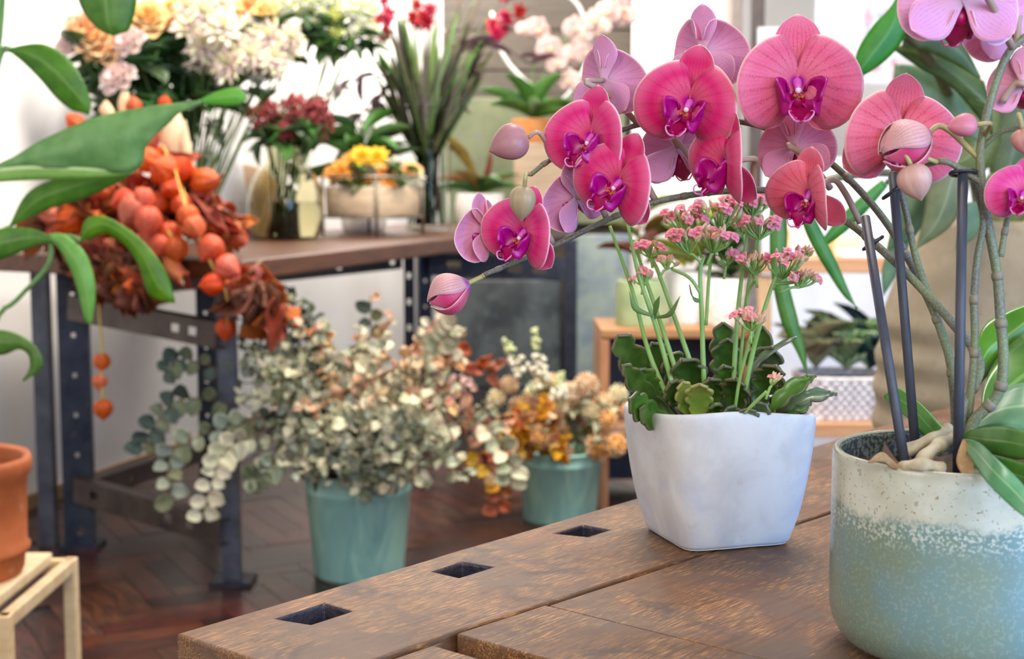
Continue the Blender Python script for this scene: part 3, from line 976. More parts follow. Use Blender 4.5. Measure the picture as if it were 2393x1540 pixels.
def open_bud(px, py, Y, L, tip, up, anchor, ped):
    """half-open bud: cupped sepals round a purple lip"""
    c = P(px, py, Y)
    d = (P(px + tip[0], py + tip[1], Y) - c).normalized()
    d = (d + V((0, -.25, 0))).normalized()
    s = mm(L, Y)
    x = d.cross(V((0, -1, 0))).normalized()
    root = None
    Mb = Matrix((x, d.cross(x) * -1, d)).transposed().to_4x4()
    base = c - d * s * .5
    for k, (a, op, wd, tn) in enumerate(((0, 6, 1.0, srgb(206, 158, 132)), (115, 7, 1.0, srgb(214, 172, 160)), (238, 16, 1.0, srgb(206, 56, 96)), (60, 4, .9, srgb(210, 140, 136)), (180, 9, .9, srgb(210, 60, 110)))):
        def fn(u, v):
            t = u; q = 2 * v - 1
            r = .5 * math.sin(pi * min(1, t * .93 + .04)) ** .75 * (.98 if k < 3 else .86)
            ang = q * 1.05 * wd * (1 - .75 * t ** 2.2)
            rr = r * (1 + op / 40 * t)
            return V((rr * math.sin(ang), -rr * math.cos(ang), t)), (t, max(abs(q), t), v)
        mb = MB(); mb.sheet(fn, 14, 10, .012, 1, 0, 2)
        me = mb.mesh('sepal', [pet_f, pet_b, pet_r])
        M = Matrix.Translation(base) @ Mb @ Matrix.Rotation(math.radians(a + up), 4, 'Z') @ Matrix.Diagonal((s * .84, s * .84, s, 1))
        if root is None:
            mq = MB(); mq.ball((0, 0, .5), (.22, .22, .36), 12, 8)
            root = inst('opening_bud', mq.mesh('opening_bud', [lipside_m]), orchid, Matrix.Translation(base) @ Mb @ Matrix.Diagonal((s, s, s, 1)))
        inst('sepal', me, root, M, tn)
    a = P(*anchor)
    mb = MB(); mb.tube(spline([a, base - d * .01, base + d * .002], 10), .0017, 8)
    mb.build('pedicel', ped, root)
open_bud(1048, 684, .925, 104, (-56, 26), 20, (1132, 642, .93), ped_g)
open_bud(2116, 338, .80, 132, (-50, 22), 30, (2290, 372, .80), ped_g)

# ---- stakes with clips
stake_m = pm('black_stake', (48, 50, 60), (66, 68, 80), 60, .5, .2, 300, .0005, stretch=(1, 1, .1))
clip_m = pm('black_clip', (30, 32, 40), (46, 48, 58), 60, .35)
endcap_m = pm('cut_stake_end', (206, 186, 160))
for (a, b, clip, ax) in (((2022, 508, .865), (2116, 1095, .775), (2040, 568, .868), (.6, -.2, .45)), ((2086, 404, .868), (2142, 1080, .83), (2086, 448, .868), (.5, -.2, .4)), ((2250, 400, .80), (2238, 1115, .765), (2250, 404, .80), (.9, -.1, .05))):
    A, B = P(*a), P(*b)
    mb = MB(); mb.tube([B, A], .0029, 12)
    st = mb.build('plant_stake', stake_m, orchid)
    mb = MB(); mb.tube([A + (A - B).normalized() * -.0002, A + (A - B).normalized() * .0006], .0025, 12); mb.build('cut_end', endcap_m, st)
    c = P(*clip); d = V(ax).normalized(); n = V((.1, -.9, .3)).cross(d).normalized()
    ring = [c + d * (.0068 * math.cos(q)) + n.cross(d) * (.0046 * math.sin(q)) for q in [2 * pi * i / 18 for i in range(19)]]
    mb = MB(); mb.tube(ring, .0012, 6, 0, False); mb.build('clip', clip_m, st)

# ---- pot
gl = Mt('speckled_glaze')
co = gl.n('TexCoord').outputs['Object']
z = gl.n('SeparateXYZ', {0: co}).outputs[2]
n1 = gl.noise(co, 45, 4, .6); n2 = gl.noise(co, 500, 3); n3 = gl.noise(co, 170, 2)
edge = gl.math('ADD', z, gl.math('MULTIPLY', gl.math('SUBTRACT', n1, .5), .018))
edge = gl.math('ADD', edge, gl.math('MULTIPLY', gl.math('SUBTRACT', n2, .5), .010))
top = gl.step(edge, .082, .090)
low = gl.mix(gl.step(gl.noise(co, 18, 3), .35, .65), srgb(118, 134, 116), srgb(110, 138, 138))
low = gl.mix(gl.math('MULTIPLY', gl.step(n2, .5, .65), .2), low, srgb(170, 186, 178))
up = gl.mix(gl.step(n1, .35, .65), srgb(186, 184, 164), srgb(200, 200, 184))
up = gl.mix(gl.math('MULTIPLY', gl.step(n3, .66, .70), .6), up, srgb(122, 128, 120))
up = gl.mix(gl.math('MULTIPLY', gl.step(gl.noise(co, 420, 2), .64, .68), .8), up, srgb(134, 112, 78))
froth = gl.math('MULTIPLY', gl.step(edge, .070, .084), gl.math('SUBTRACT', 1., top))
c = gl.mix(top, low, up)
c = gl.mix(gl.math('MULTIPLY', froth, gl.step(n2, .46, .60)), c, srgb(190, 194, 180))
c = gl.mix(gl.math('MULTIPLY', gl.step(z, .108, .117), .75), c, srgb(150, 146, 126))
gl.p(Base_Color=c, Roughness=.26, Specular_IOR_Level=.5, Coat_Weight=.3, Coat_Roughness=.12)
gl.bump(gl.math('MULTIPLY', n2, gl.math('ADD', top, .25)), .08, .0006)
gi = Mt('dark_inner_glaze')
gi.p(Base_Color=gi.mix(gi.step(gi.noise(gi.coord(), 400, 2), .4, .7), srgb(52, 62, 64), srgb(118, 122, 112)), Roughness=.15)
PR, PH = .0735, .1165
prof = spline([(.001, 0), (.045, 0), (.062, .003), (.070, .012), (PR, .026), (PR, .06), (PR, .10), (PR - .0002, PH - .003), (PR - .0022, PH), (PR - .0046, PH - .002), (PR - .0052, PH - .006), (PR - .0052, PH - .05)], 48)
n_out = max(i for i, p in enumerate(prof) if p[1] > PH - .0008)
mb = MB(); mb.lathe([(max(.0005, r), max(0, z)) for r, z in prof], 64, None, [0 if i < n_out + 1 else 1 for i in range(len(prof) - 1)])
o = inst('pot', mb.mesh('pot', [gl.m, gi.m]), orchid, Matrix.Translation(orch_c))
bark_m = pm('bark_chips', (62, 44, 32), (104, 78, 54), 60, .85, .6, 120, .003)
mb = MB()
def soil(u, v):
    a = 2 * pi * v; r = (PR - .006) * u
    return V((r * math.cos(a), r * math.sin(a), PH - .016 + .012 * noise.noise(V((r * math.cos(a) * 70, r * math.sin(a) * 70, 2))))), (u, 0, v)
mb.sheet(soil, 14, 40, .004)
inst('bark', mb.mesh('bark', [bark_m]), orchid, Matrix.Translation(orch_c))
root_m = pm('aerial_root', (168, 152, 122), (196, 182, 154), 120, .75, .4, 300, .001)
for lst, r in (([(2112, 1058, .79), (2150, 1038, .79), (2195, 1020, .795), (2218, 1002, .80)], .0042), ([(2150, 1082, .775), (2180, 1050, .775), (2205, 1035, .785), (2235, 1020, .80)], .0046),
               ([(2105, 1098, .755), (2130, 1088, .745), (2165, 1086, .742), (2200, 1096, .745)], .0042)):
    mb = MB(); mb.tube(pts3(lst, 14), [r * (.85 + .15 * math.sin(i)) for i in range(15)], 10); mb.build('aerial_root', root_m, orchid)
dry_m = pm('dry_sheath', (142, 108, 70), (186, 150, 104), 60, .7, .4, 150, .002)
strip('dry_sheath', [(2028, 1080, .745), (2055, 1058, .745), (2075, 1070, .75), (2108, 1096, .75)], [(2028, 1080, .745), (2060, 1078, .745), (2080, 1092, .75), (2108, 1098, .75)], dry_m, orchid, .004)
strip('dry_sheath', [(2068, 1040, .77), (2082, 1060, .765), (2100, 1085, .76)], [(2068, 1040, .77), (2064, 1066, .765), (2088, 1092, .76)], pm('dark_sheath', (64, 40, 28), (104, 70, 46)), orchid, .004)
strip('dry_sheath', [(2252, 1030, .765), (2276, 1060, .755), (2290, 1108, .75)], [(2250, 1030, .765), (2236, 1080, .752), (2248, 1112, .745)], dry_m, orchid, .006)

orl = leafm('orchid_leaf', (56, 112, 34), (88, 140, 52), (120, 160, 80), .3, .05, .12)
orl2 = leafm('orchid_leaf_blue', (72, 128, 82), (110, 160, 118), (140, 180, 130), .3, .05, .12)
strip('leaf', [(2236, 1030, .80), (2190, 985, .84), (2140, 935, .87), (2092, 905, .89), (2066, 925, .90)], [(2230, 1040, .80), (2180, 1040, .84), (2130, 985, .87), (2090, 952, .89), (2066, 930, .90)], orl, orchid, .010, 20, 8, .0016)
strip('leaf', [(2255, 1015, .80), (2300, 1000, .78), (2370, 1000, .75), (2440, 1030, .72)], [(2255, 1025, .80), (2300, 1055, .775), (2370, 1072, .745), (2440, 1075, .715)], orl, orchid, .012, 20, 8, .0018)
strip('leaf', [(2248, 1026, .79), (2290, 1035, .74), (2340, 1085, .70), (2400, 1150, .68), (2440, 1215, .66)], [(2248, 1030, .79), (2275, 1075, .735), (2310, 1130, .695), (2370, 1190, .675), (2440, 1240, .66)], orl2, orchid, .008, 20, 8, .0016)
strip('leaf', [(2290, 985, .83), (2300, 900, .86), (2340, 830, .88), (2420, 770, .88), (2520, 750, .87)], [(2290, 990, .83), (2340, 980, .845), (2400, 960, .85), (2480, 900, .86), (2520, 780, .87)], orl, orchid, .014, 20, 8, .0018)
strip('leaf', [(2280, 1000, .82), (2330, 930, .83), (2400, 900, .82), (2500, 940, .80)], [(2280, 1004, .82), (2340, 1000, .80), (2420, 1010, .79), (2500, 970, .80)], orl2, orchid, .014, 20, 8, .0018)
strip('leaf', [(2270, 920, .86), (2290, 780, .89), (2350, 730, .90), (2450, 700, .90)], [(2270, 925, .86), (2300, 880, .88), (2380, 820, .89), (2450, 720, .90)], orl, orchid, .012, 20, 8, .0018)
strip('leaf', [(2262, 1055, .77), (2330, 1065, .73), (2420, 1090, .70), (2500, 1110, .69)], [(2262, 1075, .765), (2320, 1120, .725), (2410, 1150, .70), (2500, 1120, .69)], orl, orchid, .010, 20, 8, .0016)

# ================================================================== kalanchoe in the square planter
kc = V((.157, 1.062, .7812))
kal = thing('potted_kalanchoe', 'pink flowering kalanchoe with scalloped dark leaves in a square frosted white pot', 'potted plant', kc)
cm = Mt('frosted_concrete')
co = cm.coord()
n1 = cm.noise(co, 22, 4, .6, .4); n2 = cm.noise(co, 70, 5, .6); n3 = cm.noise(co, 9, 3, .5, .8)
c = cm.mix(cm.step(n1, .35, .65), srgb(196, 194, 194), srgb(212, 211, 212))
c = cm.mix(cm.math('MULTIPLY', cm.step(n3, .48, .58), .35), c, srgb(164, 178, 206))
c = cm.mix(cm.math('MULTIPLY', cm.step(n2, .6, .75), .35), c, srgb(176, 166, 152))
cm.p(Base_Color=c, Roughness=.55, Specular_IOR_Level=.35, Subsurface_Weight=.12, Subsurface_Radius=(.01, .01, .012), Subsurface_Scale=.5)
cm.bump(n2, .08, .0012)
KR = Matrix.Translation(kc) @ Matrix.Rotation(math.radians(17), 4, 'Z')
def sq(a, e, hw):
    """super-ellipse radius"""
    return hw / ((abs(math.cos(a)) ** e + abs(math.sin(a)) ** e) ** (1 / e))
rows = [(.0, 9, .0005), (.0, 9, .038), (.0012, 9, .0425), (.006, 8, .0455), (.03, 7, .052), (.06, 5.5, .0578), (.085, 4.6, .0615), (.096, 4.4, .0625), (.1005, 4.4, .0617), (.1018, 4.4, .0595),
        (.1000, 4.4, .0572), (.094, 4.4, .0555), (.070, 4.6, .053)]
rows = [tuple(r) for r in spline(rows, 60)]
mb = MB()
nn = 72
vs_ = []
for z, e, hw in rows:
    for j in range(nn):
        a = 2 * pi * j / nn
        r = sq(a, e, max(.0005, hw))
        wob = 1 + .012 * noise.noise(V((math.cos(a) * 2, math.sin(a) * 2, z * 18)))
        vs_.append(V((r * math.cos(a) * wob, r * math.sin(a) * wob, max(0, z) - (.004 * math.cos(a * 2 + .6) * max(0, z) / .1))))
fs_ = [(i * nn + j, i * nn + (j + 1) % nn, (i + 1) * nn + (j + 1) % nn, (i + 1) * nn + j) for i in range(len(rows) - 1) for j in range(nn)]
mb.add(vs_, fs_)
inst('pot', mb.mesh('pot', [cm.m]), kal, KR)
soil_m = pm('dark_soil', (40, 30, 24), (66, 52, 40), 120, .95, .6, 200, .004)
mb = MB()
mb.sheet(lambda u, v: (V((sq(2 * pi * v, 4.4, .0552) * u * math.cos(2 * pi * v), sq(2 * pi * v, 4.4, .0552) * u * math.sin(2 * pi * v), .090 + .006 * noise.noise(V((u * 9, v * 30, 1))))), (u, 0, v)), 10, 40, .003)
inst('soil', mb.mesh('soil', [soil_m]), kal, KR)

def kal_leaf_mat(name, c1, c2, edge, rough=.28):
    m = Mt(name)
    t, e, s = m.col()
    n1 = m.noise(m.coord(), 60, 4)
    c = m.mix(m.step(n1, .35, .65), srgb(*c1), srgb(*c2))
    c = m.mix(m.math('MULTIPLY', m.step(t, .35, 0.), .4), c, srgb(96, 130, 60))
    c = m.mix(m.math('MULTIPLY', m.step(e, .93, 1.), .6), c, srgb(*edge))
    m.p(Base_Color=c, Roughness=rough, Specular_IOR_Level=.5)
    m.bump(n1, .08, .001)
    m.translucent(c, .06)
    return m.m
K = {'d': kal_leaf_mat('kalanchoe_dark', (52, 80, 28), (80, 104, 42), (122, 100, 84)),
     'g': kal_leaf_mat('kalanchoe_green', (60, 102, 32), (92, 130, 50), (110, 92, 70)),
     'b': kal_leaf_mat('kalanchoe_bright', (112, 140, 54), (146, 160, 74), (176, 150, 96)),
     'm': kal_leaf_mat('kalanchoe_grey', (78, 104, 70), (104, 124, 90), (112, 92, 80))}
def kal_leaf(base, tip, wpx, col, Y0, Y1, bend=.012, cup=.35, side=0., lob=3.0, seed=0):
    """scalloped fleshy leaf from base px to tip px; side turns it edge-on"""
    a, b = P(base[0], base[1], Y0), P(tip[0], tip[1], Y1)
    d = b - a
    L = d.length
    d.normalize()
    view = (V((0, 0, CAMH)) - (a + b) / 2).normalized()
    sdv = d.cross(view).normalized()
    nrm = sdv.cross(d)                      # towards the viewer
    M3 = Matrix.Rotation(side, 3, d)
    sdv, nrm = M3 @ sdv, M3 @ nrm
    wd = mm(wpx, Y1) / 2 * .92
    rr = random.Random(seed); ph = rr.uniform(0, 1)
    def fn(u, v):
        t = (1 - math.cos(pi * (.04 + .96 * u))) / 2
        s = 2 * v - 1
        h = lerpt([(0, .26), (.15, .36), (.35, .62), (.55, .92), (.7, 1.), (.83, .92), (.93, .7), (1, .1)], t)
        lobe = (.56 + .44 * abs(math.sin(pi * (t * lob + ph))) ** .55) if t > .22 else .8
        q = h * lobe * wd
        w = abs(s) ** 1.0
        p = a + d * (t * L) + sdv * (s * q) - nrm * (bend * math.sin(pi * t) - cup * wd * s * s * (.4 + .6 * t))
        return p, (t, max(w, t ** 3), v)
    mb = MB(); mb.sheet(fn, 44, 8, .0022)
    return mb.build('leaf', K[col], kal)
KL = [((1590, 985), (1438, 782), 92, 'd', 1.07, 1.06, .012, .3, .15), ((1600, 1000), (1452, 852), 66, 'd', 1.05, 1.03, .01, .3, .3), ((1615, 1008), (1466, 932), 84, 'g', 1.035, 1.0, .012, .25, .2),
      ((1600, 1015), (1490, 955), 60, 'g', 1.03, 1.01, .01, .3, .4), ((1630, 1020), (1594, 890), 60, 'b', 1.03, 1.015, .006, .12, .3), ((1634, 1018), (1634, 894), 80, 'b', 1.02, 1.0, .008, .12, 0.),
      ((1740, 1020), (1698, 950), 56, 'm', 1.02, 1.005, .004, .15, .1), ((1745, 1020), (1748, 952), 64, 'm', 1.015, .998, .004, .15, 0.), ((1742, 1018), (1792, 942), 56, 'm', 1.02, 1.005, .004, .15, -.2),
      ((1790, 1005), (1908, 878), 58, 'g', 1.04, 1.02, -.014, .4, -.5), ((1800, 1005), (1868, 902), 70, 'd', 1.05, 1.05, .01, .3, -.4), ((1810, 1005), (1956, 922), 52, 'm', 1.05, 1.03, -.018, .4, -.6),
      ((1800, 995), (1900, 935), 60, 'g', 1.06, 1.05, -.01, .3, -.3), ((1760, 985), (1864, 790), 34, 'm', 1.06, 1.05, -.02, .5, -1.0), ((1660, 960), (1556, 828), 92, 'd', 1.08, 1.08, .01, .3, .2),
      ((1665, 985), (1590, 835), 100, 'd', 1.06, 1.04, .012, .35, -.1), ((1690, 960), (1690, 752), 74, 'd', 1.09, 1.10, .01, .3, 0), ((1690, 965), (1700, 790), 86, 'd', 1.075, 1.08, .01, .3, .1),
      ((1740, 960), (1786, 762), 70, 'd', 1.09, 1.10, .01, .3, -.2), ((1745, 975), (1808, 806), 92, 'm', 1.07, 1.05, .012, .35, -.1), ((1750, 985), (1815, 850), 90, 'd', 1.05, 1.03, .012, .35, .1),
      ((1600, 960), (1520, 800), 84, 'd', 1.09, 1.10, .01, .3, .2), ((1570, 985), (1490, 860), 80, 'g', 1.06, 1.05, .01, .3, .1), ((1680, 1010), (1655, 880), 86, 'd', 1.045, 1.03, .01, .35, .2),
      ((1700, 1012), (1722, 880), 84, 'd', 1.045, 1.02, .01, .35, -.2), ((1690, 1020), (1668, 940), 50, 'g', 1.025, 1.0, .008, .4, .2), ((1770, 1010), (1840, 900), 64, 'd', 1.05, 1.04, .01, .35, -.3),
      ((1720, 990), (1690, 850), 76, 'g', 1.06, 1.05, .01, .35, 0), ((1640, 990), (1560, 890), 80, 'd', 1.04, 1.02, .01, .35, .1)]
for i, q in enumerate(KL):
    kal_leaf(*q, lob=3.9 + (i % 3) * .5, seed=i)

kst_m = pm('kalanchoe_stem', (132, 172, 84), (156, 190, 112), 30, .45, trans=.1)
fl_m = pm('kalanchoe_pink', (238, 118, 142), (246, 160, 168), 300, .5, trans=.2)
fl_d = pm('kalanchoe_throat', (222, 70, 110), (232, 100, 130), 300, .5)
kb_m = pm('kalanchoe_bud_green', (190, 200, 124), (216, 220, 156), 200, .5)
kb_p = pm('kalanchoe_bud_pink', (226, 190, 150), (226, 150, 146), 200, .5)
# floret: four spreading petals round a throat, on a slim tube; opens along +Z
mb = MB()
for k in range(4):
    Mk = Matrix.Rotation(k * pi / 2 + .3, 4, 'Z')
    def fp(u, v):
        t = u; s = 2 * v - 1
        h = .33 * math.sin(pi * min(1, .12 + .88 * t)) ** .7
        return V((.08 + t * .62, s * h, .28 * t * (1 - t) + .10 + .12 * s * s * (1 - t))), (t, abs(s), v)
    mb.sheet(fp, 6, 4, .03, 0, 0, 0, Mk)
mb.ball((0, 0, .14), (.13, .13, .07), 8, 5, None, 1)
mb.tube([(0, 0, -.75), (0, 0, -.4), (0, 0, .1)], [.1, .2, .12], 8, 2)
FLORET = mb.mesh('floret', [fl_m, fl_d, kb_m])
mb = MB()
mb.lathe([(.02, -.9), (.16, -.7), (.27, -.35), (.26, 0), (.16, .35), (.03, .6)], 8, None, [0, 0, 0, 1, 1])
KBUD = mb.mesh('bud', [kb_m, kb_p])
ncl = 0
def cluster(px, py, rpx, Y, n_open, n_bud, root, fs=15, seed=0):
    """umbel: short branches from root px carrying open florets and buds"""
    rr = random.Random(seed + 31)
    c = P(px, py, Y)
    r = mm(rpx, Y)
    st = P(*root)
    rp = c - V((0, 0, r * .55)); rp = rp.lerp(st, .25)
    mb = MB(); mb.tube(spline([st - V((0, 0, .004)), st.lerp(rp, .6), rp], 6), .0011, 6)
    tips = []
    for k in range(n_open + n_bud):
        a = rr.uniform(0, 2 * pi); q = math.sqrt(rr.random())
        tp = c + V((math.cos(a) * q * r, math.sin(a) * q * r * .7, (rr.uniform(-.18, .30) + .28 * (1 - q)) * r))
        tips.append(tp)
    for k, tp in enumerate(tips):
        mid = rp.lerp(tp, .55) + V((0, 0, -.12 * r))
        mb.tube(spline([rp, mid, tp], 5), [.0008, .0007, .0006, .0006, .0005, .0005], 5)
    cl = mb.build('flower_cluster', kst_m, kal)
    for k, tp in enumerate(tips):
        op = k < n_open
        d = ((tp - rp).normalized() + V((rr.uniform(-.5, .5), rr.uniform(-1.7, -.3), .3))).normalized()
        s = mm(fs * rr.uniform(.85, 1.15), Y) * (1.05 if op else 1.0)
        x = V((1, .2, 0)).cross(d).normalized(); y = d.cross(x)
        inst('floret' if op else 'bud', FLORET if op else KBUD, cl, Matrix.Translation(tp) @ Matrix((x * s, y * s, d * s)).transposed().to_4x4())
    return cl
CL = [(1610, 512, 62, 1.06, 8, 16, (1640, 590)), (1690, 492, 60, 1.06, 9, 15, (1660, 590)), (1600, 562, 50, 1.04, 4, 12, (1638, 602)), (1672, 556, 54, 1.04, 5, 18, (1652, 608)), (1762, 474, 44, 1.06, 5, 18, (1746, 530)),
      (1776, 528, 46, 1.05, 5, 12, (1770, 580)), (1735, 520, 44, 1.08, 5, 8, (1740, 560)), (1518, 580, 34, 1.07, 3, 12, (1525, 614)), (1562, 612, 26, 1.06, 1, 8, (1540, 640)), (1506, 648, 30, 1.06, 2, 7, (1500, 676)),
      (1762, 612, 44, 1.04, 2, 14, (1770, 660)), (1838, 614, 58, 1.03, 5, 20, (1805, 664)), (1884, 652, 36, 1.02, 4, 14, (1822, 672)), (1756, 744, 42, 1.0, 4, 18, (1755, 790)), (1808, 884, 20, .99, 1, 7, (1790, 920)),
      (1700, 598, 30, 1.05, 1, 7, (1692, 640)), (1880, 590, 24, 1.05, 1, 9, (1826, 640))]
for i, (px, py, r, Y, no, nb, rt) in enumerate(CL):
    cluster(px, py, r, Y, int(no * 1.5) + 1, int(nb * 1.15), (rt[0], rt[1], Y), 19, i)
KS = [[(1560, 930, 1.06), (1515, 820, 1.065), (1478, 680, 1.07), (1425, 528, 1.07)], [(1580, 930, 1.05), (1535, 770, 1.055), (1492, 640, 1.06), (1466, 520, 1.06)], [(1590, 900, 1.07), (1555, 790, 1.075), (1505, 640, 1.08), (1480, 560, 1.08)],
      [(1625, 880, 1.07), (1590, 780, 1.07), (1540, 640, 1.07), (1520, 600, 1.07)], [(1645, 900, 1.05), (1640, 740, 1.05), (1636, 640, 1.05), (1645, 600, 1.05)], [(1650, 760, 1.06), (1656, 660, 1.06), (1664, 570, 1.06)],
      [(1712, 940, 1.05), (1722, 760, 1.055), (1736, 620, 1.06), (1750, 520, 1.06)], [(1726, 900, 1.06), (1744, 700, 1.06), (1770, 560, 1.06)], [(1716, 965, 1.02), (1730, 880, 1.01), (1755, 785, 1.0)], [(1735, 940, 1.04), (1765, 800, 1.035), (1800, 680, 1.03), (1818, 640, 1.03)],
      [(1760, 790, 1.05), (1745, 700, 1.05), (1765, 650, 1.04)], [(1740, 965, 1.0), (1765, 940, .995), (1792, 915, .99)], [(1640, 690, 1.05), (1612, 650, 1.05), (1570, 628, 1.06)], [(1806, 664, 1.03), (1850, 660, 1.025), (1880, 654, 1.02)]]
for q in KS:
    mb = MB(); mb.tube(pts3(q, 16), [.0021 - .0009 * i / 16 for i in range(17)] if len(q) > 3 else [.0013] * 17, 8)
    mb.build('flower_stem', kst_m, kal)
kbr = leafm('kalanchoe_bract', (92, 128, 70), (120, 150, 90), None, .4, .1, .1)
for A, B in (([(1525, 735, 1.05), (1490, 715, 1.05), (1470, 680, 1.05)], [(1525, 742, 1.05), (1480, 725, 1.05), (1470, 680, 1.05)]), ([(1530, 738, 1.05), (1560, 730, 1.04), (1590, 690, 1.03)], [(1530, 744, 1.05), (1570, 736, 1.04), (1590, 690, 1.03)]),
             ([(1638, 700, 1.05), (1618, 690, 1.045), (1612, 664, 1.04)], [(1640, 706, 1.05), (1624, 704, 1.045), (1612, 664, 1.04)]), ([(1528, 735, 1.05), (1528, 710, 1.045), (1542, 690, 1.04)], [(1532, 738, 1.05), (1540, 716, 1.045), (1542, 690, 1.04)])):
    strip('bract', A, B, kbr, kal, .003, 10, 4, .0008)

# ================================================================== flower and leaf kit for the bouquets
def rose_mesh(name, mo, mi_, n=22, seed=0, open_=1.):
    """layers of cupped petals, opening along +Z, radius 1"""
    rr = random.Random(seed)
    mb = MB()
    for k in range(n):
        q = k / (n - 1)
        a = k * 2.4
        r0 = .08 + .32 * q * open_
        tilt = .15 + 1.0 * q * open_
        size = .55 + .35 * q
        M = Matrix.Rotation(a, 4, 'Z') @ Matrix.Translation((r0, 0, .1 - .35 * q)) @ Matrix.Rotation(tilt, 4, 'Y')
        def fn(u, v):
            s = 2 * v - 1
            h = .55 * math.sin(pi * min(1, .2 + .62 * u)) * size
            return V((-.22 * s * s * size + .12 * u * u, s * h, u * size * .95 + .05 * rr.uniform(-.3, .3))), (u, abs(s), v)
        mb.sheet(fn, 4, 4, .02, 0 if q > .4 else 1, None, None, M)
    return mb.mesh(name, [mo, mi_])
def spray_mesh(name, ms, n=16, seed=0, wid=.16, L=1., spread=1.2, cen=True):
    """pointed petals radiating round +Z (bracts, daisies, thistles)"""
    rr = random.Random(seed)
    mb = MB()
    for k in range(n):
        a = k * 2.4; q = (k + .5) / n
        tl = spread * math.sqrt(q)
        M = Matrix.Rotation(a, 4, 'Z') @ Matrix.Rotation(tl, 4, 'Y')
        l = L * rr.uniform(.85, 1.1)
        def fn(u, v):
            s = 2 * v - 1
            return V((-.10 * math.sin(pi * u), s * wid * math.sin(pi * min(1, .1 + .9 * u)) ** .8, u * l)), (u, abs(s), v)
        mb.sheet(fn, 4, 2, .02, k % len(ms), None, None, M)
    if cen: mb.ball((0, 0, .15), .16, 8, 6, None, 0)
    return mb.mesh(name, ms)
def pompom_mesh(name, ms, n=70, seed=0):
    rr = random.Random(seed)
    mb = MB()
    for k in range(n):
        z = 1 - 1.55 * (k + .5) / n
        a = k * 2.39996
        r = math.sqrt(max(0, 1 - z * z))
        d = V((r * math.cos(a), r * math.sin(a), z))
        M = frame(d * .45, d, V((rr.uniform(-1, 1), rr.uniform(-1, 1), rr.uniform(-1, 1))), (.55, .3, .3))
        mb.sheet(lambda u, v: (V((u, (2 * v - 1) * .5 * math.sin(pi * (.15 + .75 * u)), .2 * u * u)), (u, 0, v)), 2, 2, .05, k % len(ms), None, None, M)
    mb.ball((0, 0, 0), .55, 10, 6, None, 0)
    return mb.mesh(name, ms)
def zup(p, d, s):
    d = V(d).normalized()
    x = V((1, .3, .1)).cross(d).normalized(); y = d.cross(x)
    return Matrix.Translation(V(p)) @ Matrix((x * s, y * s, d * s)).transposed().to_4x4()

gstem = pm('green_stem', (74, 104, 46), (96, 126, 60), 30, .5)
bstem = pm('brown_stem', (96, 70, 48), (122, 94, 64), 30, .6)
L_dark = leafm('leaf_dark_green', (38, 66, 30), (60, 94, 44), (90, 120, 70), .4, .2, .12)
L_mid = leafm('leaf_mid_green', (62, 106, 44), (92, 134, 62), (120, 160, 90), .4, .2, .18)
L_olive = leafm('leaf_olive', (104, 116, 56), (132, 140, 76), None, .45, .2, .15)
M_dark = leaf_mesh('lance', L_dark, .2, .25)
M_mid = leaf_mesh('oval', L_mid, .2, .25)

glass = Mt('clear_glass'); glass.p(Base_Color=(.92, .96, .93, 1), Roughness=.02, Transmission_Weight=1, IOR=1.2); glass = glass.m
glass_y = Mt('olive_glass'); glass_y.p(Base_Color=srgb(242, 239, 216), Roughness=.02, Transmission_Weight=1, IOR=1.3); glass_y = glass_y.m
water = Mt('vase_water'); water.p(Base_Color=srgb(248, 247, 234), Roughness=.02, Transmission_Weight=1, IOR=1.06); water = water.m

def vessel(name, prof, th, mat, loc, label, cat, parent=None, n=40, group=None, water_z=None):
    """hollow turned vessel from an outer profile"""
    outer = spline(prof, 28)
    inner = [(max(.0005, r - th), max(z, prof[0][1] + th)) for r, z in reversed(outer)]
    mb = MB(); mb.lathe([(max(.0005, r), z) for r, z in [(.0005, prof[0][1])] + outer + inner], n)
    o = inst(name, mb.mesh(name, [mat]), parent, Matrix.Translation(V(loc)))
    if not parent: tag(o, label, cat, group)
    return o

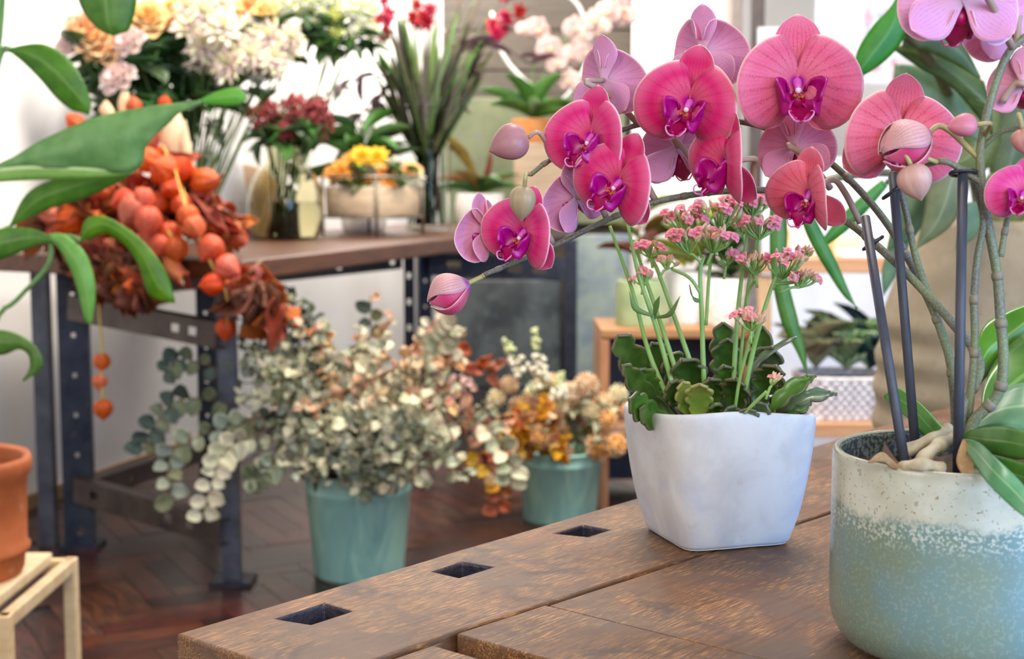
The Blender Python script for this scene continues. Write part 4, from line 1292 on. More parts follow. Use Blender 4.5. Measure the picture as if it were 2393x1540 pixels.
# ------------------------------------------------------------------ big rose bouquet at the back left
peach_o = pm('peach_petal', (246, 200, 136), (250, 214, 164), 30, .6, var=.06, trans=.25)
peach_i = pm('peach_heart', (244, 172, 96), (248, 190, 120), 30, .6, var=.06, trans=.25)
cream = pm('cream_petal', (246, 238, 212), (250, 228, 214), 30, .6, var=.05, trans=.25)
cream2 = pm('cream_green_petal', (232, 232, 176), (246, 240, 210), 30, .6, trans=.25)
blush = pm('blush_petal', (238, 208, 200), (248, 230, 222), 30, .6, trans=.25)
ROSE = [rose_mesh('flower_head', peach_o, peach_i, 24, k) for k in range(2)]
ROSEW = rose_mesh('flower_head', blush, pm('blush_heart', (230, 190, 182), (238, 208, 200), 30, .6), 20, 4)
BRIDE = [spray_mesh('flower_head', [cream, cream2, blush], 26, k, .17, 1., 1.35) for k in range(2)]
def cut_flower(name, label, group, head, hp, hs, foot, leafm_=None, nl=2, facing=(0, -1, .5), stem=gstem, cat='flower', r=.0035, rr=R, leafL=.07, leafW=.03, lo=5):
    """one cut stem: foot in the vase, flower head at hp"""
    foot, hp = V(foot), V(hp)
    t = thing(name, label, cat, foot, group)
    d = V(facing).normalized()
    b = hp - d * hs * .35
    mid = foot.lerp(b, .6) + V((0, 0, .04))
    pts = [V(q) for q in spline([foot, mid, b], 10)]
    mb = MB(); mb.tube(pts, r, 6); mb.build('stem', stem, t)
    inst('flower_head', head, t, zup(hp, d, hs))
    for k in range(nl):
        q = pts[rr.randint(lo, 9)]
        put_leaf('leaf', leafm_ or M_dark, t, q, (rr.uniform(-1, 1), rr.uniform(-.8, .4), rr.uniform(-.4, .6)), leafL * rr.uniform(.8, 1.3), leafW * rr.uniform(.8, 1.3) * 2)
    return t
bv = P(440, 560, 4.75); bv.z = TZ
vessel('glass_vase', [(.06, 0), (.075, .02), (.085, .12), (.078, .22), (.09, .30)], .005, glass, bv, 'clear glass vase holding the peach rose bouquet', 'vase')
for i, (px, py, r) in enumerate(((222, 88, 42), (250, 112, 36), (196, 74, 34), (345, 46, 40), (408, 42, 44), (586, 30, 46), (620, 40, 34))):
    hp = P(px, py, 4.6 + .1 * (i % 3) if px > 300 else 4.42)
    cut_flower('peach_rose', ['peach rose at the left of the large bouquet beside the hanging leaf', 'peach rose low at the left of the large bouquet', 'outermost peach rose at the upper left of the large bouquet', 'left one of two peach roses at the top of the large bouquet', 'right one of two peach roses at the top of the large bouquet', 'big peach rose topping the cream blooms', 'peach rose at the right end of the large bouquet'][i], 'peach roses in the large bouquet', ROSE[i % 2], hp, mm(r, 4.6) * 1.25, bv + V((R.uniform(-.04, .04), R.uniform(-.04, .04), .03)), M_dark, 6,
               (R.uniform(-.5, .3), -1, R.uniform(.2, .8)), leafL=.12, leafW=.05)
for i, (px, py, r) in enumerate(((275, 182, 34), (160, 108, 26), (300, 100, 32))):
    cut_flower('pale_rose', ['pale pink rose hanging low under the large bouquet', 'pale pink rose furthest left against the wall', 'pale pink rose between the peach roses of the large bouquet'][i], 'pale roses in the large bouquet', ROSEW, P(px, py, 4.4), mm(r, 4.4) * 1.2, bv + V((R.uniform(-.04, .04), R.uniform(-.04, .04), .03)), M_dark, 5, (-.3, -1, .3), leafL=.12, leafW=.05)
for i, (px, py, r) in enumerate(((440, 70, 42), (480, 30, 40), (475, 110, 44), (520, 75, 44), (560, 110, 44), (500, 140, 40), (540, 150, 40), (590, 130, 38), (600, 90, 36), (640, 90, 38), (670, 110, 40), (690, 90, 34),
                                 (640, 140, 38), (650, 170, 34), (610, 165, 32), (440, 20, 34), (460, 150, 30), (520, 20, 34), (575, 70, 34))):
    cut_flower('blushing_bride', 'cream pointed protea bloom massed at the centre of the large bouquet', 'cream protea blooms in the large bouquet', BRIDE[i % 2], P(px, py, 4.48 + .15 * R.random()), mm(r, 4.6) * 1.25,
               bv + V((R.uniform(-.05, .05), R.uniform(-.05, .05), .03)), M_dark, 1, (R.uniform(-.6, .6), -1, R.uniform(-.2, .7)), leafL=.10, leafW=.04)
L_deep = leafm('leaf_deep_green', (30, 56, 28), (52, 84, 42), None, .4, .25, .1)
M_deepo = leaf_mesh('oval', L_deep, .2, .3)
for i in range(16):
    px, py = R.uniform(215, 520), R.uniform(110, 250)
    t = thing('foliage_stem', 'dark green leafy stem filling the large rose bouquet', 'foliage', bv + V((R.uniform(-.04, .04), R.uniform(-.04, .04), .05)), 'green stems in the large bouquet')
    e = P(px, py, 4.7 + R.uniform(-.1, .2))
    pts = [V(q) for q in spline([bv + V((0, 0, .05)), bv.lerp(e, .6) + V((0, 0, .06)), e], 10)]
    mb = MB(); mb.tube(pts, .003, 6); mb.build('stem', bstem if i % 3 else gstem, t)
    for k in range(6):
        put_leaf('leaf', M_deepo, t, pts[R.randint(5, 10)], (R.uniform(-1, 1), R.uniform(-1, .3), R.uniform(-.6, .6)), R.uniform(.09, .14), R.uniform(.06, .09))

# ------------------------------------------------------------------ chrysanthemum sprays
cv = P(655, 540, 5.4); cv.z = TZ
vessel('cylinder_vase', [(.05, 0), (.055, .02), (.055, .2), (.055, .50)], .004, glass, cv, 'narrow clear cylinder vase behind the red skimmia bottle', 'vase')
mum = pompom_mesh('flower_head', [pm('mum_white', (250, 248, 238), rough=.6, trans=.2), pm('mum_lime', (222, 228, 140), rough=.6, trans=.2)], 60, 1)
mum2 = pompom_mesh('flower_head', [pm('mum_lime2', (214, 220, 110), (228, 232, 150), rough=.6, trans=.2)], 50, 2)
for i, (px, py, r, g) in enumerate(((670, 28, 17, 0), (714, 28, 17, 0), (700, -5, 18, 0), (758, 45, 18, 0), (786, 72, 14, 1), (730, 0, 18, 0), (775, 5, 20, 0), (812, 20, 19, 0), (840, 8, 16, 0), (850, 45, 17, 0), (790, 35, 16, 1),
                                    (830, 70, 17, 0), (862, 20, 18, 0), (650, 2, 15, 0), (810, -12, 18, 0), (870, 75, 14, 0), (745, -20, 18, 1))):
    cut_flower('chrysanthemum', 'small white and lime chrysanthemum in the spray at the back wall', 'white chrysanthemums at the back wall', mum2 if g else mum, P(px, py, 5.3 + R.uniform(0, .2)), mm(r, 5.4) * 1.5, cv + V((R.uniform(-.03, .03), R.uniform(-.03, .03), .03)),
               M_dark, 4, (R.uniform(-.3, .3), -1, .8), leafL=.10, leafW=.024, r=.0025, lo=8)

# ------------------------------------------------------------------ red skimmia in a bottle
sk = P(668, 556, 4.96); sk.z = TZ
o = vessel('glass_bottle', [(.098, .0), (.118, .012), (.135, .08), (.132, .16), (.105, .225), (.072, .26), (.062, .30), (.066, .325)], .005, glass_y, sk, 'round bellied olive tinted glass bottle with red skimmia', 'bottle')
mb = MB(); mb.lathe([(.0005, .008), (.112, .012), (.128, .08), (.126, .13), (.0005, .13)], 36); inst('water', mb.mesh('water', [water]), o, Matrix.Translation(sk))
sk_m = [pm('skimmia_red', (132, 44, 42), (164, 70, 60), 80, .6, var=.1), pm('skimmia_dark', (104, 30, 36), (140, 52, 50), 80, .6)]
SKB = []
for sd in (0, 1):
    rr = random.Random(sd); mb = MB()
    for k in range(85):
        d = V((rr.gauss(0, 1), rr.gauss(0, 1), rr.gauss(0, 1) + .5)).normalized()
        mb.ball(d * rr.uniform(.55, 1) * .8, rr.uniform(.10, .16), 5, 4, None, k % 2)
    SKB.append(mb.mesh('flower_head', sk_m))
for i, (px, py, r) in enumerate(((598, 272, 30), (625, 262, 34), (645, 285, 34), (690, 252, 36), (688, 295, 36), (715, 310, 30), (745, 258, 36), (755, 288, 34), (740, 315, 30), (665, 310, 28), (615, 300, 24), (725, 275, 30))):
    cut_flower('skimmia_stem', 'dark red skimmia head in the olive glass bottle', 'red skimmia in the bottle', SKB[i % 2], P(px, py, 4.9 + .08 * (i % 3)), mm(r, 4.9) * 1.12, sk + V((R.uniform(-.05, .05), R.uniform(-.05, .05), .03)), M_mid if i % 2 else M_dark, 3,
               (R.uniform(-.3, .3), -.5, 1), leafL=.09, leafW=.03, lo=7)

# ------------------------------------------------------------------ wooden tub arrangement in a wire stand
tb = P(872, 520, 5.35)
tbz = TZ + .075
tb.z = tbz
tubw = wood('tub_wood', (176, 148, 120), (196, 170, 142), None, (3, 3, 12), 5, .6, .2, .05)
tub = thing('flower_tub', 'pale wooden tub of orange and yellow flowers in a metal stand', 'flower tub', V((tb.x, tb.y, TZ)))
mb = MB(); mb.lathe([(.0005, 0), (.172, 0), (.176, .006), (.180, .105), (.176, .110), (.170, .105), (.165, .07), (.0005, .07)], 40); inst('tub', mb.mesh('tub', [tubw]), tub, Matrix.Translation(tb))
wire = pm('grey_wire', (120, 110, 96), (150, 140, 120), 30, .4, metal=.6)
for k, a in enumerate((-1.4, .2, 1.75, 3.4)):
    p = V((tb.x + .19 * math.cos(a), tb.y + .19 * math.sin(a), 0))
    mb = MB(); mb.tube([V((p.x, p.y, TZ)), V((p.x, p.y, tbz + .145))], .006, 8); mb.build('stand_leg', wire, tub)
mb = MB(); mb.tube([V((tb.x + .19 * math.cos(a), tb.y + .19 * math.sin(a), tbz + .145)) for a in [2 * pi * i / 32 for i in range(33)]], .005, 6); mb.build('stand_ring', wire, tub)
mb = MB(); mb.tube([V((tb.x + .183 * math.cos(a), tb.y + .183 * math.sin(a), tbz - .004)) for a in [2 * pi * i / 32 for i in range(33)]], .005, 6); mb.build('stand_ring', wire, tub)
orange_p = pm('orange_petal', (248, 166, 56), (250, 186, 90), 30, .6, trans=.2)
yellow_p = pm('yellow_petal', (250, 200, 30), (252, 214, 70), 30, .6, trans=.2)
red_p = pm('coral_petal', (226, 92, 48), (236, 120, 70), 30, .6, trans=.2)
apric = pm('apricot_petal', (250, 194, 120), (250, 206, 146), 30, .6, trans=.2)
ger = {k: spray_mesh('bloom', [m], 30, 3, .2, 1., 1.5) for k, m in (('o', orange_p), ('y', yellow_p), ('r', red_p))}
apr = rose_mesh('bloom', apric, pm('apricot_heart', (248, 170, 84), rough=.6), 22, 6)
gre = pompom_mesh('bloom', [pm('sage_tuft', (170, 182, 160), rough=.7), cream], 40, 3)
for k, (px, py, r, m) in enumerate(((800, 405, 34, ger['o']), (778, 412, 26, ger['o']), (825, 382, 30, ger['o']), (846, 370, 32, ger['y']), (884, 372, 32, ger['y']), (850, 425, 26, ger['r']), (900, 418, 42, apr), (912, 440, 32, apr), (960, 400, 26, apr),
                                    (868, 395, 20, gre), (925, 385, 22, gre), (812, 428, 22, gre), (950, 430, 24, gre), (880, 445, 22, gre), (840, 450, 22, gre), (975, 420, 22, gre))):
    inst('bloom', m, tub, zup(P(px, py, 5.25 + .1 * R.random()), (R.uniform(-.4, .4), -.8, .7), mm(r, 5.3)))
for k in range(26):
    px, py = R.uniform(770, 985), R.uniform(412, 442)
    put_leaf('leaf', M_mid if k % 2 else M_dark, tub, P(px, py, 5.25 + R.uniform(-.05, .2)), (R.uniform(-1, 1), R.uniform(-1, 0), R.uniform(-.2, 1)), .09, .05)

# ------------------------------------------------------------------ tall grasses with red blooms in a cylinder
gv = P(1000, 540, 6.0); gv.z = TZ
vessel('tall_glass_vase', [(.085, 0), (.092, .02), (.092, .25), (.092, .52)], .005, glass, gv, 'tall clear cylinder vase of red blooms and long green stems', 'vase')
strapm = [leafm('strap_green', (98, 142, 50), (126, 166, 70), None, .45, .15, .3), leafm('strap_dark', (92, 74, 64), (118, 100, 80), None, .5, .15, .2), leafm('strap_olive', (116, 132, 64), (140, 152, 86), None, .45, .15, .3)]
red_k = pm('crimson_petal', (176, 2, 44), (200, 12, 66), 40, .5, var=.08, trans=.2)
KANG = spray_mesh('bloom', [red_k], 14, 2, .2, 1., 1.7, False)
tops = [(885, 20, 1), (900, 60, 1), (880, 140, 0), (1000, 10, 1), (985, 40, 1), (1060, 30, 0), (1160, 72, 1), (1195, 12, 1), (1150, 20, 0), (930, -20, 0), (960, -20, 0), (1030, -20, 0), (1080, -20, 0), (1110, 0, 0), (915, -10, 0), (1050, 60, 0),
        (840, 60, 0), (1010, 80, 0), (1130, -20, 0), (945, 60, 0), (870, 30, 0)]
for i, (px, py, fl) in enumerate(tops):
    e = P(px, py, 6.0 + R.uniform(-.15, .15))
    f = gv + V((R.uniform(-.06, .06), R.uniform(-.06, .06), .02))
    f.x -= .5 * (e.x - gv.x) * .15
    nk = gv + V((max(-.07, min(.07, (e.x - gv.x) * .25)), R.uniform(-.05, .05), .50))
    lab = 'crimson bloom on a long stem in the tall cylinder vase' if fl else 'long grassy stem without bloom in the tall cylinder vase'
    t = thing('long_stem', lab, 'cut flower' if fl else 'grass stem', f, 'red blooms in the tall vase' if fl else 'grassy stems in the tall vase')
    pts = [V(q) for q in spline([f, nk, nk.lerp(e, .55) + V((0, 0, .02)), e], 16)]
    mb = MB(); mb.tube(pts, [.006 - .003 * k / 16 for k in range(17)], 6); mb.build('stem', gstem if i % 3 else bstem, t)
    for k in range(2):
        q = pts[3 + 3 * k]
        d = (pts[-1] - q); L = d.length * R.uniform(.6, .95)
        put_leaf('blade', leaf_mesh('strap', strapm[(i + k) % 3], .3, .12, 10, 2), t, q, d + V((R.uniform(-.1, .1), 0, 0)), L, .026, V((0, -1, 0)))
    if fl:
        for k in range(4):
            inst('bloom', KANG, t, zup(e + V((R.uniform(-.04, .04), R.uniform(-.03, .03), R.uniform(-.08, .05))), (R.uniform(-1, 1), -.6, R.uniform(-.5, .8)), mm(24, 6.)))
# dark arching twigs of the same vase
dk = pm('purple_leaf', (72, 46, 54), (96, 66, 70), 20, .5)
M_purple = leaf_mesh('lance', dk, .2, .2)
for i, lst in enumerate(([(985, 260, 6.), (900, 180, 6.), (800, 195, 5.95), (740, 240, 5.9)], [(990, 260, 6.), (890, 220, 6.), (850, 260, 5.95), (838, 290, 5.9)], [(1010, 260, 6.), (1080, 170, 6.), (1140, 95, 6.), (1240, 150, 6.)], [(1010, 280, 6.), (1080, 200, 6.), (1110, 170, 6.)])):
    p = [V(q) for q in pts3(lst, 12)]
    base = gv + V((.01 * i - .02, .03, .03))
    t = thing('dark_twig', ['purple leaved twig arching left from the tall vase over the skimmia', 'purple leaved twig drooping left of the tall vase', 'dark twig reaching right across the weathered boards', 'short purple twig right of the tall vase'][i], 'twig', base)
    mb = MB(); mb.tube([base] + p, .004, 6); mb.build('stem', dk, t)
    for k in range(9):
        q = p[R.randint(3, 12)]
        put_leaf('leaf', M_purple, t, q, (R.uniform(-1, 1), R.uniform(-.6, .3), R.uniform(-.9, .3)), R.uniform(.08, .14), .035)

# ------------------------------------------------------------------ smaller potted plants along the table
def potted(name, label, loc, prof, potmat, th=.006, cat='potted plant', soilz=None):
    t = thing(name, label, cat, loc)
    outer = spline(prof, 16)
    inner = [(max(.0005, r - th), max(z, th)) for r, z in reversed(outer)]
    mb = MB(); mb.lathe([(max(.0005, r), z) for r, z in [(.0005, 0)] + outer + inner], 32)
    inst('pot', mb.mesh('pot', [potmat]), t, Matrix.Translation(V(loc)))
    z = soilz or prof[-1][1] * .85
    r = lerpt([(zz, rr_) for rr_, zz in outer], z) - th
    mb = MB(); mb.lathe([(.0005, z - .01), (r, z - .01), (r, z), (.0005, z + .004)], 24); inst('soil', mb.mesh('soil', [soil_m]), t, Matrix.Translation(V(loc)))
    return t
white_c = pm('white_glaze', (238, 232, 226), (246, 242, 238), 30, .35, var=.0)
wp = P(1122, 521, 6.35); wp.z = TZ
t = potted('bromeliad_pot', 'red and green bromeliad in a white textured pot on the table', wp, [(.07, 0), (.095, .02), (.11, .09), (.105, .15)], pm('white_textured', (226, 218, 208), (246, 242, 238), 60, .6, .6, 60, .01))
L_red = leafm('bromeliad_leaf', (110, 66, 34), (150, 120, 40), (180, 170, 60), .35, .2, .15)
L_redg = leafm('bromeliad_red', (150, 50, 50), (176, 80, 66), None, .35, .1, .15)
strip('leaf', [(1122, 430, 6.3), (1090, 350, 6.25), (1030, 305, 6.2), (962, 285, 6.15)], [(1116, 430, 6.3), (1070, 365, 6.25), (1020, 322, 6.2), (962, 287, 6.15)], L_red, t, .02)
strip('leaf', [(1125, 430, 6.3), (1135, 390, 6.25), (1145, 350, 6.2)], [(1136, 430, 6.3), (1150, 385, 6.25), (1147, 350, 6.2)], L_redg, t, .01)
for k in range(12):
    put_leaf('leaf', leaf_mesh('lance', L_red if k % 2 else L_mid, .2, .5), t, wp + V((0, 0, .14)), (math.cos(k * 2.4), math.sin(k * 2.4), R.uniform(.5, 1.4)), R.uniform(.16, .26), .045)

gl2 = P(850, 520, 5.75); gl2.z = TZ
t = potted('leafy_plant', 'dark green lance leaved plant in a grey pot behind the wooden tub', gl2, [(.08, 0), (.09, .03), (.10, .15), (.10, .16)], pm('grey_pot', (196, 190, 184), rough=.6))
for k in range(26):
    a = k * 2.4; z = .16 + .26 * k / 26
    put_leaf('leaf', M_dark if k % 3 else M_mid, t, gl2 + V((.02 * math.cos(a), .02 * math.sin(a), z)), (math.cos(a), math.sin(a), R.uniform(.0, .8)), R.uniform(.18, .26), .055)
mb = MB(); mb.tube([gl2 + V((0, 0, .13)), gl2 + V((0, 0, .44))], .007, 8); mb.build('stem', gstem, t)

# pale orchid against the boards
po = P(1246, 520, 6.55); po.z = TZ
stand_w = wood('stand_wood', (150, 122, 94), (176, 148, 118))
mb = MB(); mb.box((po.x + .03, po.y, TZ + .19), (.24, .2, .38)); mb.build('plant_box', stand_w, smooth=False, bevel=.006, label='pale wooden box carrying the small white orchid', cat='box')
po.z = TZ + .38
t = potted('pale_orchid', 'pale pink white orchid in a terracotta pot before the weathered boards', po, [(.07, 0), (.085, .03), (.10, .10), (.10, .11)], pm('orange_clay', (206, 130, 70), (216, 146, 86), 20, .7))
for k in range(14):
    a = k * 2.4
    put_leaf('leaf', leaf_mesh('oval', L_mid, .2, .3), t, po + V((0, 0, .11)), (math.cos(a), math.sin(a) * .6, R.uniform(.3, 1.5)), R.uniform(.16, .28), .08)
palep = pm('pale_orchid_petal', (210, 176, 170), (222, 196, 186), 20, .5, trans=.25)
pale_h = pm('pale_orchid_heart', (236, 170, 130), rough=.5)
mb = MB()
for a, w, l in ((90, .42, 1.), (210, .4, .95), (330, .4, .95), (5, .7, 1.), (175, .7, 1.)):
    M = Matrix.Rotation(math.radians(a - 90), 4, 'Y').inverted() @ Matrix()
    mb.sheet(lambda u, v: (V(((2 * v - 1) * w * math.sin(pi * min(1, .12 + .86 * u)) ** .6, .1 * u * u, u * l)), (u, 0, v)), 6, 5, .02, 0, None, None, M)
mb.ball((0, -.08, -.05), (.2, .15, .2), 8, 6, None, 1)
POR = mb.mesh('flower', [palep, pale_h])
for lst in ([(1250, 240, 6.5), (1300, 120, 6.5), (1400, 60, 6.45), (1480, 20, 6.4)], [(1250, 240, 6.5), (1250, 130, 6.5), (1320, 90, 6.45), (1370, 140, 6.4)]):
    mb = MB(); mb.tube(pts3([(1246, 290, 6.55)] + lst, 20), .004, 6); mb.build('flower_stem', gstem, t)
for k, (px, py, r) in enumerate(((1258, 72, 32), (1285, 115, 32), (1345, 68, 30), (1390, 50, 28), (1420, 30, 32), (1455, 22, 30), (1462, 40, 26), (1340, 130, 28), (1370, 125, 30), (1330, 190, 28), (1300, 150, 24), (1225, 70, 20), (1360, 85, 26), (1405, 65, 24))):
    inst('flower', POR, t, Matrix.Translation(P(px, py, 6.4)) @ Matrix.Rotation(R.uniform(-.6, .6), 4, 'Z') @ Matrix.Rotation(R.uniform(-.5, .5), 4, 'Y') @ Matrix.Scale(mm(r, 6.4) * 1.1, 4))
# white bent tubes
tubew = pm('white_tube', (176, 174, 170), rough=.4)
mb = MB(); mb.tube(pts3([(1150, 30, 6.8), (1162, 95, 6.75), (1190, 150, 6.7), (1240, 205, 6.6), (1250, 250, 6.55)], 20), .010, 8)
mb.build('white_cane', tubew, smooth=True, label='thin white bent cane rising left of the pale orchid', cat='cane')
mb = MB(); mb.tube(pts3([(1310, -25, 6.8), (1345, 5, 6.78), (1362, 35, 6.75), (1380, 120, 6.7), (1330, 220, 6.6), (1262, 262, 6.55)], 20), .010, 8)
mb.build('white_cane', tubew, smooth=True, label='thin white bent cane arching over the pale orchid', cat='cane')

# white cloth covered bucket and round log behind the bottle
wbk = P(505, 480, 5.3); wbk.z = TZ
vessel('white_bucket', [(.085, 0), (.10, .01), (.115, .12), (.10, .26), (.075, .34), (.06, .36)], .006, pm('white_linen', (232, 228, 226), (244, 240, 238), 20, .8, .4, 60, .01), wbk, 'tall white tapered jar between the rose bouquet and the glass bottle', 'jar')
lg = P(575, 500, 5.35); 
logm = Mt('log_slice')
co = logm.coord()
x = logm.n('SeparateXYZ', {0: co})
rad_ = logm.math('SQRT', logm.math('ADD', logm.math('POWER', x.outputs[0], 2.), logm.math('POWER', x.outputs[1], 2.)))
rg = logm.math('SINE', logm.math('ADD', logm.math('MULTIPLY', rad_, 420.), logm.math('MULTIPLY', logm.noise(co, 12, 3), 8.)))
logm.p(Base_Color=logm.mix(logm.step(rg, -.6, .8), srgb(150, 122, 94), srgb(178, 152, 122)), Roughness=.8)
mb = MB(); mb.lathe([(.0005, -.03), (.125, -.03), (.132, -.02), (.132, .02), (.125, .03), (.0005, .03)], 40, None, 0, fr=lambda q, z: 1 + .02 * math.sin(5 * q))
o = inst('log_slice', mb.mesh('log_slice', [logm.m]), None, Matrix.Translation((lg.x, lg.y, TZ + .131)) @ Matrix.Rotation(pi / 2 - .08, 4, 'X'))
tag(o, 'round brown slice of log standing upright left of the glass bottle', 'log slice')

# ================================================================== physalis and dried leaves heaped on the table corner
lan_m = Mt('physalis_husk')
t_, e_, s_ = lan_m.col()
w_ = lan_m.math('ABSOLUTE', lan_m.math('SINE', lan_m.math('MULTIPLY', s_, pi * 10)))
c_ = lan_m.mix(lan_m.step(lan_m.noise(lan_m.coord(), 8, 3), .35, .65), srgb(198, 60, 6), srgb(224, 94, 16))
c_ = lan_m.mix(lan_m.math('MULTIPLY', lan_m.step(w_, .3, 0.), .4), c_, srgb(176, 56, 28))
c_ = lan_m.vary(c_, .15, .006)
lan_m.p(Base_Color=c_, Roughness=.55); lan_m.bump(w_, .3, .004); lan_m.translucent(c_, .2)
mb = MB()
prof = spline([(.001, -.05), (.25, -.02), (.44, .12), (.52, .35), (.48, .6), (.3, .85), (.1, 1.02), (.001, 1.14)], 14)
mb.lathe([(max(.001, r), z) for r, z in prof], 20, None, 0, fr=lambda q, z: 1 + .07 * math.cos(5 * q))
LAN = mb.mesh('lantern', [lan_m.m])
ystem = pm('dry_yellow_stem', (190, 150, 60), (206, 170, 80), 30, .6)
def lantern(parent, px, py, Y, rpx, d):
    d = V(d).normalized()
    s = mm(rpx, Y) * 1.68
    return inst('lantern', LAN, parent, zup(P(px, py, Y) - d * s * .45, d, s))
def branch(label, lst, lans, Y):
    t = thing('physalis_branch', label, 'physalis', P(*lst[0]), 'physalis branches on the long table')
    pts = [V(q) for q in pts3(lst, 20)]
    mb = MB(); mb.tube(pts, .0032, 6); mb.build('stem', ystem, t)
    for (px, py, r, dx, dz) in lans:
        lantern(t, px, py, Y + R.uniform(-.03, .02), r, (dx, -.4, dz))
branch('physalis branch hanging lowest over the table corner, single lantern at its end', [(405, 380, 3.60), (432, 480, 3.50), (462, 550, 3.44), (505, 640, 3.42), (530, 690, 3.42), (531, 760, 3.42)],
       ((492, 580, 36, -.4, -.6), (532, 625, 34, .7, -.3), (497, 664, 31, -.8, -.1), (528, 768, 28, 0, -1), (455, 530, 30, .4, -.5), (440, 505, 30, .1, -.8)), 3.44)
branch('physalis strand of three lanterns dangling below the left of the table', [(262, 560, 3.58), (240, 620, 3.52), (232, 720, 3.50), (238, 800, 3.50), (236, 870, 3.5), (241, 940, 3.5)], ((238, 845, 23, .1, -.6), (233, 892, 20, 0, -1), (241, 955, 26, .1, -1)), 3.5)
branch('physalis branch with round lanterns clustered at the centre of the heap', [(320, 440, 3.60), (360, 500, 3.52), (395, 545, 3.46), (412, 580, 3.44)],
       ((310, 490, 40, -.3, -.5), (345, 515, 38, 0, -.8), (290, 470, 32, -.5, -.2), (360, 555, 32, -.2, -.8), (396, 548, 33, .2, -.6), (412, 582, 33, .1, -.9), (375, 575, 30, -.3, -.8), (335, 465, 30, 0, -.4)), 3.48)
branch('physalis branch with the large pointed lantern at the right of the heap', [(380, 340, 3.70), (410, 400, 3.66), (432, 460, 3.58), (436, 550, 3.52)],
       ((480, 425, 38, 1, .05), (385, 398, 42, -.2, .2), (345, 372, 34, -.4, .5), (425, 478, 30, .3, -.5), (370, 475, 30, 0, -.2), (425, 395, 34, .5, .5), (400, 440, 30, 0, 0)), 3.62)
branch('physalis branch at the left end of the heap', [(260, 430, 3.75), (200, 470, 3.68), (150, 520, 3.60)], ((160, 515, 40, -.5, -.4), (135, 540, 36, -.6, -.6), (190, 545, 34, -.1, -.8), (120, 505, 28, -1, 0), (240, 440, 30, -.4, .4)), 3.62)
branch('physalis branch upright behind the big leaf', [(330, 420, 3.9), (300, 320, 3.95), (312, 250, 4.0)], ((175, 285, 24, -.6, .6), (312, 246, 22, 0, .9), (385, 240, 18, .2, .9), (350, 350, 32, .2, .6), (260, 290, 24, -.2, .8)), 3.95)
branch('physalis branch lying behind the red dried leaves at the corner', [(450, 470, 3.72), (510, 520, 3.66), (555, 550, 3.62)], ((556, 556, 28, .6, -.3), (470, 540, 26, .2, -.6), (520, 520, 24, .5, 0)), 3.64)

drym = [pm('dry_leaf_rust', (138, 56, 26), (184, 86, 44), 30, .7, .3, 80, .01, var=.2), pm('dry_leaf_brown', (98, 48, 28), (140, 76, 44), 30, .75, .3, 80, .01, var=.2), pm('dry_leaf_orange', (160, 64, 24), (192, 88, 40), 30, .7, .3, 80, .01, var=.2)]
DRY = [leaf_mesh(k, drym[i % 3], c, s, 8, 4, .02, lo, w, i) for i, (k, c, s, lo, w) in enumerate((('oval', .5, .7, 2, .8), ('lance', .8, .4, 0, .6), ('oval', -.4, .5, 3, 1.), ('lance', .6, .9, 0, .9), ('pointed', .7, .5, 2, .8), ('oval', .6, .3, 2, 1.2)))]
def dry_bundle(label, regions, n, base, Ls=(.055, .10)):
    t = thing('dried_leaf_bundle', label, 'dried leaves', base, 'dried leaf bundles on the long table')
    for k in range(n):
        cx, cy, rx, ry, Y, dn = regions[k % len(regions)]
        a = R.uniform(0, 2 * pi); q = math.sqrt(R.random())
        p = P(cx + rx * q * math.cos(a), cy + ry * q * math.sin(a), Y + R.uniform(-.06, .10))
        d = V((R.uniform(-1, 1), R.uniform(-.6, .4), R.uniform(-.8, .5) - dn))
        put_leaf('leaf', DRY[k % 6], t, p, d, R.uniform(*Ls), R.uniform(.03, .055), V((R.uniform(-.6, .6), -1, R.uniform(-.3, .8))))
    mb = MB(); mb.tube([P(regions[0][0] + 30, regions[0][1] - 30, regions[0][4] + .05), P(regions[0][0], regions[0][1], regions[0][4])], .005, 6); mb.build('stem', bstem, t)
    return t
dry_bundle('heap of rust brown dried leaves under the physalis lanterns', [(240, 520, 130, 80, 3.68, 0), (170, 530, 70, 60, 3.66, 0), (300, 560, 110, 70, 3.60, .2), (330, 430, 120, 60, 3.78, 0), (250, 600, 60, 50, 3.55, .6), (250, 440, 110, 40, 3.85, 0)], 210, P(260, 590, 3.7))
dry_bundle('curled red brown dried leaves at the right of the physalis heap', [(485, 505, 40, 45, 3.62, .1), (440, 450, 40, 50, 3.72, 0), (525, 525, 30, 18, 3.6, .2)], 44, P(500, 590, 3.7), (.05, .085))
dry_bundle('dried brown leaf bundle drooping over the table corner into the light', [(580, 640, 40, 24, 3.46, .8), (615, 665, 34, 26, 3.44, 1.2), (632, 690, 24, 24, 3.44, 1.5)], 44, P(575, 620, 3.47), (.07, .12))
dry_bundle('dried leaves hanging below the table edge behind the strap leaves', [(250, 630, 50, 26, 3.50, 1.2), (300, 650, 30, 24, 3.5, 1.2)], 32, P(255, 610, 3.52))
husk = pm('corn_husk', (222, 190, 146), (238, 214, 176), 20, .7, .3, 60, .01, stretch=(1, 1, .2))
t = thing('corn_husk', 'pale beige dried husk standing behind the physalis', 'husk', P(410, 400, 4.05))
